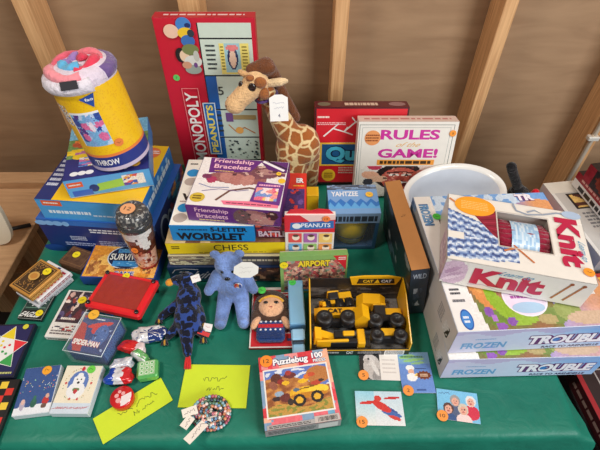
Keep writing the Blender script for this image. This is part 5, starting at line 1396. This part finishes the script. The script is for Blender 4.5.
# ================================================================== RIGHT GROUP
def trouble(label, w, d, h, x, y, z, yaw, top):
    t = thing('dice_popping_game', label, 'board game', (x, y, z), yaw)
    mb, A = lidbox(t, w, d, h, (206, 212, 226), tray=(214, 214, 220))
    f = A['front']
    f.img(0, .04, 1, 1, 44, 12, lambda u, v: mixc(mixc((204, 200, 224), (196, 214, 238), min(1, u*1.6)), (96, 156, 222), max(0, min(1, (u-.62)*2.0+(v-.5)*.8))) if v < .82+.08*math.sin(u*18) else mixc((190, 180, 214), (120, 170, 226), max(0, min(1, (u-.5)*2))))
    f.txt('FROZEN', .20, .34, .27, .26, (104, 156, 206), .02, out=(150, 190, 224), ob=.03); f.words(.13, .60, .26, .66, 1, (130, 170, 210), 3)
    f.txt('TROUBLE', .71, .48, .49, .40, (240, 238, 246), .05, out=(96, 40, 110), ob=.11); f.circ(.636, .47, .085, (60, 120, 190)); f.txt('RACE TO ARENDELLE', .76, .13, .36, .10, (70, 60, 100), .02)
    l = A['left']; l.rect(0, .04, 1, 1, (214, 210, 208)); l.img(.86, .2, .94, .6, 6, 6, busy([(40, 40, 44), (220, 220, 220)], 24, 3)); l.words(.76, .2, .84, .7, 5, (150, 150, 156), 3)
    l.img(.0, .04, .10, 1, 4, 6, busy([(150, 180, 220), (120, 150, 200), (210, 214, 220)], 12, 5))
    A['right'].rect(0, .04, 1, 1, (120, 150, 210))
    a = A['top']
    def art(u, v):
        n1 = mnoise.noise((u*5, v*5, 2)); n2 = mnoise.noise((u*14, v*14, 7))
        if u < .12+.07*max(0, .4-v)/.4: return (234, 230, 226)
        if v > .92+.04*n1 or (v > .78 and u < .34): return (120, 168, 226) if n2 < .05 else (204, 222, 242)
        if u < .30 and v > .36: return mixc((140, 108, 96), (92, 72, 70), .5+n2)
        if u > .64: return mixc(mixc((150, 140, 204), (226, 158, 106), max(0, min(1, (u-.66)*3.2+n1*.5))), (196, 170, 206), max(0, min(1, (.3-v)*1.4+n2*.3)))
        return mixc((150, 104, 70), (112, 130, 60), max(0, min(1, .5+n1*1.6)))
    bl = [(.215, .26, .055, .15, .28, (214, 140, 74)), (.20, .30, .03, .08, .28, (226, 160, 90)), (.36, .28, .09, .13, .3, (166, 112, 88)), (.31, .14, .045, .13, .5, (142, 178, 44)), (.26, .05, .04, .05, 0, (110, 140, 50)), (.42, .06, .10, .04, .1, (150, 184, 60)), (.60, .07, .10, .05, 0, (120, 140, 70)), (.70, .10, .08, .06, .2, (150, 160, 90)), (.56, .05, .06, .03, 0, (180, 160, 110)), (.82, .05, .14, .04, 0, (206, 176, 150)), (.35, .42, .07, .10, .3, (150, 190, 60)),
          (.225, .11, .028, .030, 0, (136, 84, 170)), (.27, .02, .035, .022, 0, (146, 90, 180)), (.245, .07, .018, .02, 0, (176, 120, 200)), (.34, .045, .03, .025, 0, (136, 84, 170)), (.66, .30, .06, .12, .2, (116, 110, 170))]
    a.img(.003, .003, .997, .997, 60, 64, painter(art, bl, 7))
    if top:
        a.poly([(.003, .003), (.13, .003), (.10, .997), (.003, .997)], (232, 228, 224))
        a.ell(.475, .185, .135, .115, (240, 230, 240)); a.ell(.475, .185, .125, .105, (232, 214, 232)); a.words(.39, .18, .56, .255, 3, (170, 80, 160), 6, .7); a.ell(.475, .125, .10, .035, (170, 200, 226))
        a.ell(.078, .07, .036, .062, (30, 90, 170)); a.ell(.078, .07, .030, .052, (60, 130, 206)); a.words(.058, .045, .10, .095, 2, (236, 240, 246), 3)
        a.words(.03, .22, .10, .27, 2, (70, 70, 76), 5); a.txt('5+', .06, .33, .045, .035, (60, 60, 66), .03); a.words(.03, .17, .11, .20, 1, (110, 110, 116), 8)
        a.txt('FROZEN', .052, .83, .07, .17, (110, 160, 206), .02, rot=3, out=(60, 100, 150), ob=.03)
        a.txt('TR', .83, .955, .14, .06, (240, 236, 246), .06, out=(110, 40, 110), ob=.08); a.words(.86, .18, .93, .22, 1, (240, 236, 230), 4)
    mb.build('lid', t)
    return t
trouble('lavender and blue dice game box at the bottom of the pair beneath the knitting kit', .284, .285, .073, .2595, .3600, T, 1.5, False)
tt = trouble('lavender and blue dice game box directly under the knitting kit', .284, .325, .073, .2590, .3720, T+.0735, 3.0, True)
sticker(tt, (.034, .262, .0755), .0085, (80, 200, 70), '', 'z', 3)

def knit():
    w, d, h = .236, .166, .064
    t = thing('knitting_kit', 'white knitting kit box with a window onto maroon yarn, on top of the trouble games', 'craft kit', (.2480, .4730, T+.0735+.0735+.0030), -13.5)
    wx0, wx1, wy0, wy1 = .37, .745, .30, .82     # window
    b = MB(); c = (230, 224, 216); s = .0014
    X0, X1, Y0, Y1 = wx0*w, wx1*w, wy0*d, wy1*d
    b.box(0, 0, 0, w, d, s, c); b.box(0, 0, 0, w, s, h, c); b.box(0, d-s, 0, w, d, h, c); b.box(0, s, s, s, d-s, h, c); b.box(w-s, s, s, w, d-s, h, c)
    b.box(0, 0, h-s, w, Y0, h, c); b.box(0, Y1, h-s, w, d, h, c); b.box(0, Y0, h-s, X0, Y1, h, c); b.box(X1, Y0, h-s, w, Y1, h, c)
    # pale grey inner tray
    b.box(X0-.006, Y0-.006, h-.034, X1+.006, Y1+.006, h-.032, (196, 186, 176))
    b.box(X0-.006, Y1+.004, h-.034, X1+.006, Y1+.006, h-s, (176, 166, 156)); b.box(X1+.004, Y0-.006, h-.034, X1+.006, Y1+.006, h-s, (176, 166, 156)); b.box(X0-.006, Y0-.006, h-.034, X0-.004, Y1+.006, h-s, (176, 166, 156)); b.box(X0-.006, Y0-.006, h-.034, X1+.006, Y0-.004, h-s, (176, 166, 156))
    a = Art(b, (0, 0, h), (1, 0, 0), (0, 1, 0), w, d)
    # knitted blue work, in cells that avoid the window
    def knitfn(u, v):
        q = v+.55*u if v > .36 else v-.25*u
        row = math.sin(q*66+.8*math.sin(u*110+q*9)); g = .7*row+.9*mnoise.noise((u*36, v*30, 1))
        return (62, 82, 134) if g < -.55 else (104, 130, 182) if g < -.05 else (160, 180, 212) if g < .5 else (216, 224, 236)
    def shaped(u, v):
        x, y = u*.30, v
        return knitfn(u, v)
    # left block, bounded by slanting needle
    vs = []; n = 26
    def inside(x, y): return y < .74-.62*(x-.02) and y > .04+.10*x and x < .50-.5*max(0, y-.24) and not (x < .12 and abs(y-.36) < .05) and not (x > .40 and y < .10)
    a.up(); V, F, Cc = [], [], []
    NX, NY = 50, 50
    rn = random.Random(4)
    for j in range(NY):
        for i in range(NX):
            x, y = .5*(i+.5)/NX, .85*(j+.5)/NY
            if inside(x, y) and not (x > wx0-.005 and wy0-.01 < y < wy1+.01):
                k = len(V); x0, x1, y0, y1 = .5*i/NX, .5*(i+1)/NX, .85*j/NY, .85*(j+1)/NY
                V += [a.P(x0, y0), a.P(x1, y0), a.P(x1, y1), a.P(x0, y1)]; F.append((k, k+1, k+2, k+3)); Cc.append(knitfn(x, y))
    b.add(V, F, Cc, 'card')
    yp = [(.20, .70), (wx0-.008, .82), (wx0-.008, .40), (.33, .44)]
    a.poly(yp, (140, 26, 52))
    for k in range(7): a.line([(.205+.02*k, .70-.035*k+.01), (wx0-.01, .80-.055*k)], .0016, (176, 50, 76) if k % 2 else (104, 16, 40))
    a.line([(.01, .92), (.12, .79), (.20, .70)], .0045, (206, 130, 86)); a.line([(.47, .34), (.60, .14)], .0035, (196, 116, 70)); a.line([(.40, .24), (.48, .30)], .004, (196, 116, 70))
    a.ell(.205, .845, .155, .155, (240, 160, 40), 30); a.words(.10, .78, .31, .92, 5, (246, 200, 120), 3, .4)
    a.frame(wx0-.006, wy0-.008, wx1+.006, wy1+.008, .01, (206, 196, 186))
    a.line([(.50, .98), (.52, .88), (.60, .84), (.72, .88), (.66, .93), (.60, .88)], .0038, (150, 160, 178)); a.line([(.72, .88), (.82, .94), (.94, .95)], .0035, (150, 160, 178)); a.ell(.93, .94, .07, .06, (170, 190, 216))
    a.txt('Knit', .875, .52, .165, .70, (186, 26, 70), .05, rot=3, slope=0); a.txt('Learn to', .955, .40, .045, .26, (80, 150, 190), .0, rot=3, shear=.2)
    f = Art(b, (0, 0, 0), (1, 0, 0), (0, 0, 1), w, h)
    f.img(.0, .02, .165, .98, 12, 14, painter((230, 224, 216), [(.45, .5, .6, .52, .2, (206, 176, 196)), (.4, .6, .35, .1, .5, (180, 140, 170)), (.5, .4, .4, .08, .5, (186, 150, 176)), (.4, .25, .4, .07, .4, (224, 200, 214))], 10))
    f.txt('Knit', .455, .50, .50, .66, (190, 26, 70), .05); f.txt('Learn to', .50, .80, .22, .17, (80, 150, 190), .0, shear=.2)
    f.line([(.2, .12), (.3, .20), (.42, .08), (.56, .18), (.66, .08)], .002, (206, 180, 196))
    for x, s2 in ((.80, 0), (.86, .02)): f.line([(x-.02+s2, .16), (x+.05+s2, .84)], .0032, (176, 110, 66)); f.circ(x+.052+s2, .85, .05, (150, 84, 50))
    l = Art(b, (0, d, 0), (0, -1, 0), (0, 0, 1), d, h); l.rect(0, 0, 1, 1, (216, 208, 202)); l.img(.5, .1, 1, .9, 8, 8, busy([(206, 176, 196), (186, 150, 176), (224, 206, 214)], 20, 3))
    b.build('carton', t)
    sticker(t, (w*.955, d*.135, h+.0022), .0088, (242, 150, 36), '', 'z', 3)
    # yarn inside
    yt = h-.0315
    def yarn(x0, x1, c, nm):
        q = MB(); ym = (Y0+Y1)/2; ry = (Y1-Y0)/2-.001
        for k in range(9):
            z = yt+.0085+.016*math.cos((k-4)*.36); y = ym+(ry-.0055)*(k-4)/4
            q.tube([(x0+(x1-x0)*i/8, y+.0015*math.sin(i*1.4+k), z+.0006*math.sin(i*2+k)) for i in range(9)], .0072, c, 8, 'fleece')
        return q.build(nm, t2, None)
    t2 = thing('yarn_skein', 'maroon yarn skein with a blue paper band inside the window of the knitting kit', 'yarn', t.location.copy(), -13.5)
    yarn(X0+.001, X1-.001, (140, 26, 52), 'yarn')
    q = MB(); ym = (Y0+Y1)/2; ry = (Y1-Y0)/2-.0005
    N = 14; vs, fs, cs = [], [], []
    bx0, bx1 = w*.47, w*.665; M2 = 14
    for i in range(M2+1):
        for k in range(N+1):
            a2 = R(180*k/N); vs.append((bx0+(bx1-bx0)*i/M2, ym-ry*math.cos(a2)*.99, yt+.002+.0297*math.sin(a2)**.7))
    rn = random.Random(6)
    for i in range(M2):
        for k in range(N): p = i*(N+1)+k; fs.append((p, p+1, p+N+2, p+N+1)); cs.append(rn.choice([(176, 206, 230), (150, 186, 220), (206, 222, 236)]) if 2 < k else (226, 224, 226))
    q.add(vs, [f_[::-1] for f_ in fs], cs, 'card', True); q.build('paper_band', t2, 'light blue paper band')
knit()

def bowl():
    t = thing('serving_bowl', 'white oval serving bowl tucked behind the stacked trouble games', 'bowl', (.366, .781, T+.0005), 0, tilt=0)
    t.scale = (1, .95, 1)
    b = MB(); n = 56
    def ring(rx, ry, z, k=0.0):
        q = [2*math.pi*i/n for i in range(n)]
        return [(rx*math.cos(t2), ry*math.sin(t2), z+k*(.13*rx*math.cos(t2)+.22*ry*math.sin(t2))) for t2 in q]
    rings = [ring(.060, .046, 0), ring(.072, .058, .004), ring(.100, .076, .048, .4), ring(.110, .082, .072, .9), ring(.118, .087, .078, 1), ring(.119, .088, .082, 1), ring(.116, .085, .084, 1), ring(.105, .075, .078, .95), ring(.094, .068, .050, .4), ring(.07, .054, .008), ring(.01, .008, .006)]
    vs = [p for r in rings for p in r]; fs = []
    for j in range(len(rings)-1):
        for i in range(n): k = (i+1) % n; fs.append((j*n+i, j*n+k, (j+1)*n+k, (j+1)*n+i))
    fs.append(tuple(range(n))[::-1]); fs.append(tuple((len(rings)-1)*n+i for i in range(n)))
    cs = [(234, 232, 228) if i < 7*n else (206, 214, 226) for i in range(len(fs))]; cs[-2] = (234, 232, 228)  # inside of the white bowl: cool reflection painted in as a grey-blue colour
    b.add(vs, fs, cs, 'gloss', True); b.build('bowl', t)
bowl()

def side_table():
    t = thing('side_table', 'dark topped table on the far side carrying the grey and red games', 'table', (1.05, .55, 0))
    b = MB(); b.box(-.46, -.085, .70, .6, .315, .7385, (40, 36, 36), 'plastic', .003); b.build('tabletop', t)
    for x in (-.40, .5):
        for y in (-.03, .25):
            b = MB(); b.cyl((x, y, 0), (x, y, .70), .014, c=(60, 60, 62), mat='metal'); b.build('leg', t)
side_table()

def low_stand():
    t = thing('low_stand', 'low dark stand beside the hanging corner of the green cloth', 'stand', (.85, .20, 0))
    b = MB(); b.box(-.30, -.30, .62, .30, .235, .655, (38, 34, 34), 'plastic', .003); b.build('stand_top', t)
    for x in (-.25, .25):
        for y in (-.26, .19):
            b = MB(); b.cyl((x, y, 0), (x, y, .62), .014, c=(60, 60, 62), mat='metal'); b.build('leg', t)
low_stand()

def right_games():
    z = .739
    # grey box under
    def gb(label, x, y, z, yaw, w, d, h, base, fn, tray=(60, 50, 50), tilt=0, roll=0):
        t = thing('board_game', label, 'board game', (x, y, z), yaw, None, tilt, roll)
        mb, A = lidbox(t, w, d, h, base, tray=tray); fn(A); mb.build('lid', t); return t
    def g1(A):
        a = A['top']; a.rect(0, 0, 1, 1, (196, 194, 190)); a.rect(0, .84, 1, 1, (224, 220, 210)); a.poly([(.16, .60), (.56, .60), (.56, .82), (.16, .82)], (40, 34, 34)); a.img(.19, .62, .53, .80, 10, 10, busy([(190, 120, 50), (60, 40, 36), (230, 190, 110), (90, 50, 40)], 20, 3)); a.words(.18, .34, .7, .56, 5, (120, 120, 124), 3); a.rect(0, 0, .04, .84, (226, 224, 220)); a.words(.62, .62, .9, .8, 4, (130, 126, 130), 5)
        A['left'].rect(0, .04, 1, 1, (206, 202, 196)); A['left'].words(.05, .3, .4, .7, 2, (60, 60, 60), 3); A['front'].rect(0, .04, 1, 1, (150, 148, 150))
    gb('grey game box with a small dark picture on its lid, nearest the knitting kit', .622, .580, z, 8, .20, .235, .085, (190, 188, 184), g1)
    def g2(A):
        a = A['top']; a.rect(0, 0, 1, 1, (36, 28, 30)); a.img(.06, .06, .94, .94, 12, 12, busy([(60, 30, 30), (120, 30, 36), (30, 26, 30)], 30, 3))
        l = A['left']; l.rect(0, .04, 1, .55, (230, 226, 222)); l.rect(0, .55, 1, 1, (150, 24, 40)); l.words(.1, .14, .9, .42, 1, (40, 36, 38), 6, .9); l.words(.1, .65, .9, .9, 1, (220, 160, 150), 4)
        A['front'].rect(0, .04, 1, 1, (190, 186, 182))
    gb('white and red spined game stacked on the grey one', .682, .590, z+.0855, 7, .20, .22, .042, (120, 30, 36), g2)
    def g3(A):
        a = A['top']; a.img(0, 0, 1, 1, 20, 18, painter((34, 26, 30), [(.4, .5, .3, .36, .4, (120, 40, 26)), (.45, .5, .2, .26, .5, (206, 96, 40)), (.5, .55, .1, .14, .4, (240, 190, 120)), (.2, .8, .1, .1, 0, (150, 30, 40))] + rnd_blobs(20, [(190, 70, 40), (60, 40, 50), (230, 160, 90)], 3), 12))
        l = A['left']; l.img(0, .04, 1, 1, 18, 6, painter((32, 26, 30), [(.5, .5, .30, .45, .2, (130, 44, 26)), (.55, .5, .2, .3, .3, (214, 104, 44)), (.6, .5, .08, .16, 0, (244, 196, 124)), (.06, .5, .10, .6, 0, (150, 26, 44))], 12)); A['front'].rect(0, .04, 1, 1, (90, 24, 34))
    gb('dark game with a fiery orange lid picture on the white and red spined one', .678, .612, z+.128, 10, .20, .17, .045, (110, 22, 36), g3)
    def g4(A):
        a = A['top']; a.rect(0, 0, 1, 1, (226, 222, 216)); a.words(.1, .3, .6, .7, 2, (40, 38, 40), 6, .8)
        l = A['left']; l.rect(0, .04, 1, 1, (224, 216, 208)); l.rect(0, .04, .45, 1, (156, 26, 46)); l.words(.06, .25, .4, .8, 1, (236, 170, 170), 5); l.words(.52, .2, .94, .85, 1, (40, 38, 40), 8, .9)
        f = A['front']; f.rect(0, .04, 1, 1, (220, 214, 208)); f.words(.1, .25, .6, .75, 1, (40, 38, 40), 6, .9)
    gb('red and white game at the top of the pile beside the wall', .690, .650, z+.1735, 10, .18, .12, .045, (150, 26, 44), g4)
    # low box beside the cloth
    def g5(A):
        a = A['top']; a.rect(0, 0, 1, 1, (40, 24, 26)); a.rect(0, 0, .05, 1, (150, 28, 36)); a.img(.2, .55, .9, .95, 14, 10, busy([(80, 70, 76), (40, 34, 40), (150, 140, 140), (60, 40, 44)], 30, 3)); a.img(.2, .1, .9, .5, 14, 10, busy([(90, 70, 70), (36, 30, 36), (130, 120, 124), (110, 40, 44)], 30, 5)); a.frame(.18, .53, .92, .97, .015, (170, 160, 156)); a.frame(.18, .08, .92, .52, .015, (170, 160, 156))
        A['left'].rect(0, .04, 1, 1, (70, 22, 26)); A['left'].words(.1, .3, .9, .7, 1, (170, 140, 130), 3); A['front'].rect(0, .04, 1, 1, (90, 24, 28))
    gb('dark red game with framed pictures lying low beside the hanging corner of the green cloth', .562, .175, .6555, 4, .20, .23, .04, (90, 24, 28), g5)
    def g6(A):
        A['top'].rect(0, 0, 1, 1, (196, 60, 40)); A['top'].img(.1, .1, .9, .9, 10, 10, busy([(236, 170, 60), (190, 40, 40), (60, 40, 60)], 20, 3)); A['left'].rect(0, .04, 1, 1, (200, 36, 40)); A['front'].rect(0, .04, 1, 1, (206, 110, 40))
    gb('red and orange game peeking out between the knitting kit and the low dark red game', .606, .470, z, 5, .18, .095, .05, (200, 40, 40), g6)
right_games()

def bag_and_cases():
    t = thing('black_bag', 'black fabric bag slumped behind the stacked trouble games', 'bag', (.548, .815, .7385), 0)
    plush('body', [('s', (0, 0, .034), (.030, .036, .034)), ('s', (-.008, .0, .056), (.018, .024, .020))], 'fleece', t, .003, 6, c=(24, 23, 26))
    b = MB(); b.tube([(-.008, .0, .060), (-.020, .006, .082), (-.032, .010, .102), (-.042, .012, .120), (-.045, .012, .128)], .0115, (22, 20, 22), 12, 'fleece'); b.ell((-.0452, .012, .127), (.0125, .0120, .0105), (22, 20, 22), 'fleece', 12); b.build('handle', t, 'thick black carry handle')
    t = thing('red_pouch', 'slim red pouch wedged between the black bag and the grey game', 'pouch', (.579, .745, .7385), 9)
    plush('pouch_body', [('s', (0, 0, .040), (.010, .070, .039)), ('s', (-.002, .050, .066), (.011, .012, .018))], 'fleece', t, .003, 6, c=(206, 28, 44))
bag_and_cases()

def pipe():
    t = thing('conduit_pipe', 'grey conduit pipe clipped to the stud beside the tall pile of games', 'pipe', (.866, 1.0905, 0))
    b = MB(); b.cyl((.0, 0, .001), (.0, 0, 2.4), .0065, c=(222, 206, 186), mat='metal'); b.build('pipe', t)
    b = MB(); b.box(-.016, -.0095, .752, .016, .009, .766, (226, 222, 214), 'metal', .002); b.build('clip', t, 'white pipe clip')
pipe()

def platter():
    t = thing('cream_board', 'cream rounded board propped upright on the plywood bench with a black foot', 'board', (-.860, .81, .6015), 0)
    t.scale = (1, 1, 1.12)
    b = MB(); pts = []
    for k in range(44):
        a = 2*math.pi*k/44; pts.append((.078*math.copysign(abs(math.cos(a))**.6, math.cos(a)), .078+.076*math.copysign(abs(math.sin(a))**.6, math.sin(a))))
    b.X = Euler((R(-10), 0, 0)).to_matrix().to_4x4(); b.prism(pts, -.006, .006, (232, 222, 200), 'gloss', 'y'); b.build('panel', t)
    b = MB(); b.cyl((.03, .018, .03), (.085, .068, .0062), .005, .006, c=(30, 28, 28)); b.build('foot', t, 'black foot')
platter()

# ================================================================== LIGHT AND CAMERA
def area(name, loc, target, sx, sy, power, col):
    l = bpy.data.lights.new(name, 'AREA'); l.shape = 'RECTANGLE'; l.size = sx; l.size_y = sy; l.energy = power; l.color = col
    o = bpy.data.objects.new(name, l); COL.objects.link(o); o.location = loc
    o.rotation_euler = (Vector(target)-Vector(loc)).to_track_quat('-Z', 'Y').to_euler()
    return o
area('ceiling_strip', (-.9, .10, 2.65), (-.3, .7, .7), .4, .3, 18, (1.0, .93, .84))
area('ceiling_strip', (.75, .25, 2.65), (.2, .7, .7), .5, .3, 14, (1.0, .93, .84))
area('garage_doorway', (2.0, -1.5, 2.0), (.1, .6, .8), 1.3, 1.3, 72, (.93, .97, 1.0))
w = bpy.data.worlds.new('room'); scene.world = w; w.use_nodes = True
w.node_tree.nodes['Background'].inputs['Color'].default_value = (.80, .78, .75, 1); w.node_tree.nodes['Background'].inputs['Strength'].default_value = .22

cam = bpy.data.cameras.new('camera'); co = bpy.data.objects.new('camera', cam); COL.objects.link(co)
cam.sensor_fit = 'HORIZONTAL'; cam.sensor_width = 36; cam.lens = 445/600*36; cam.clip_start = .02
co.location = (0, 0, 1.54); co.rotation_euler = (R(90-46.7), 0, 0)
scene.camera = co
vs = scene.view_settings
scene.display_settings.display_device = 'sRGB'
vs.view_transform = 'Standard'; vs.look = 'None'; vs.gamma = 1.0; vs.use_curve_mapping = False; vs.exposure = -0.04
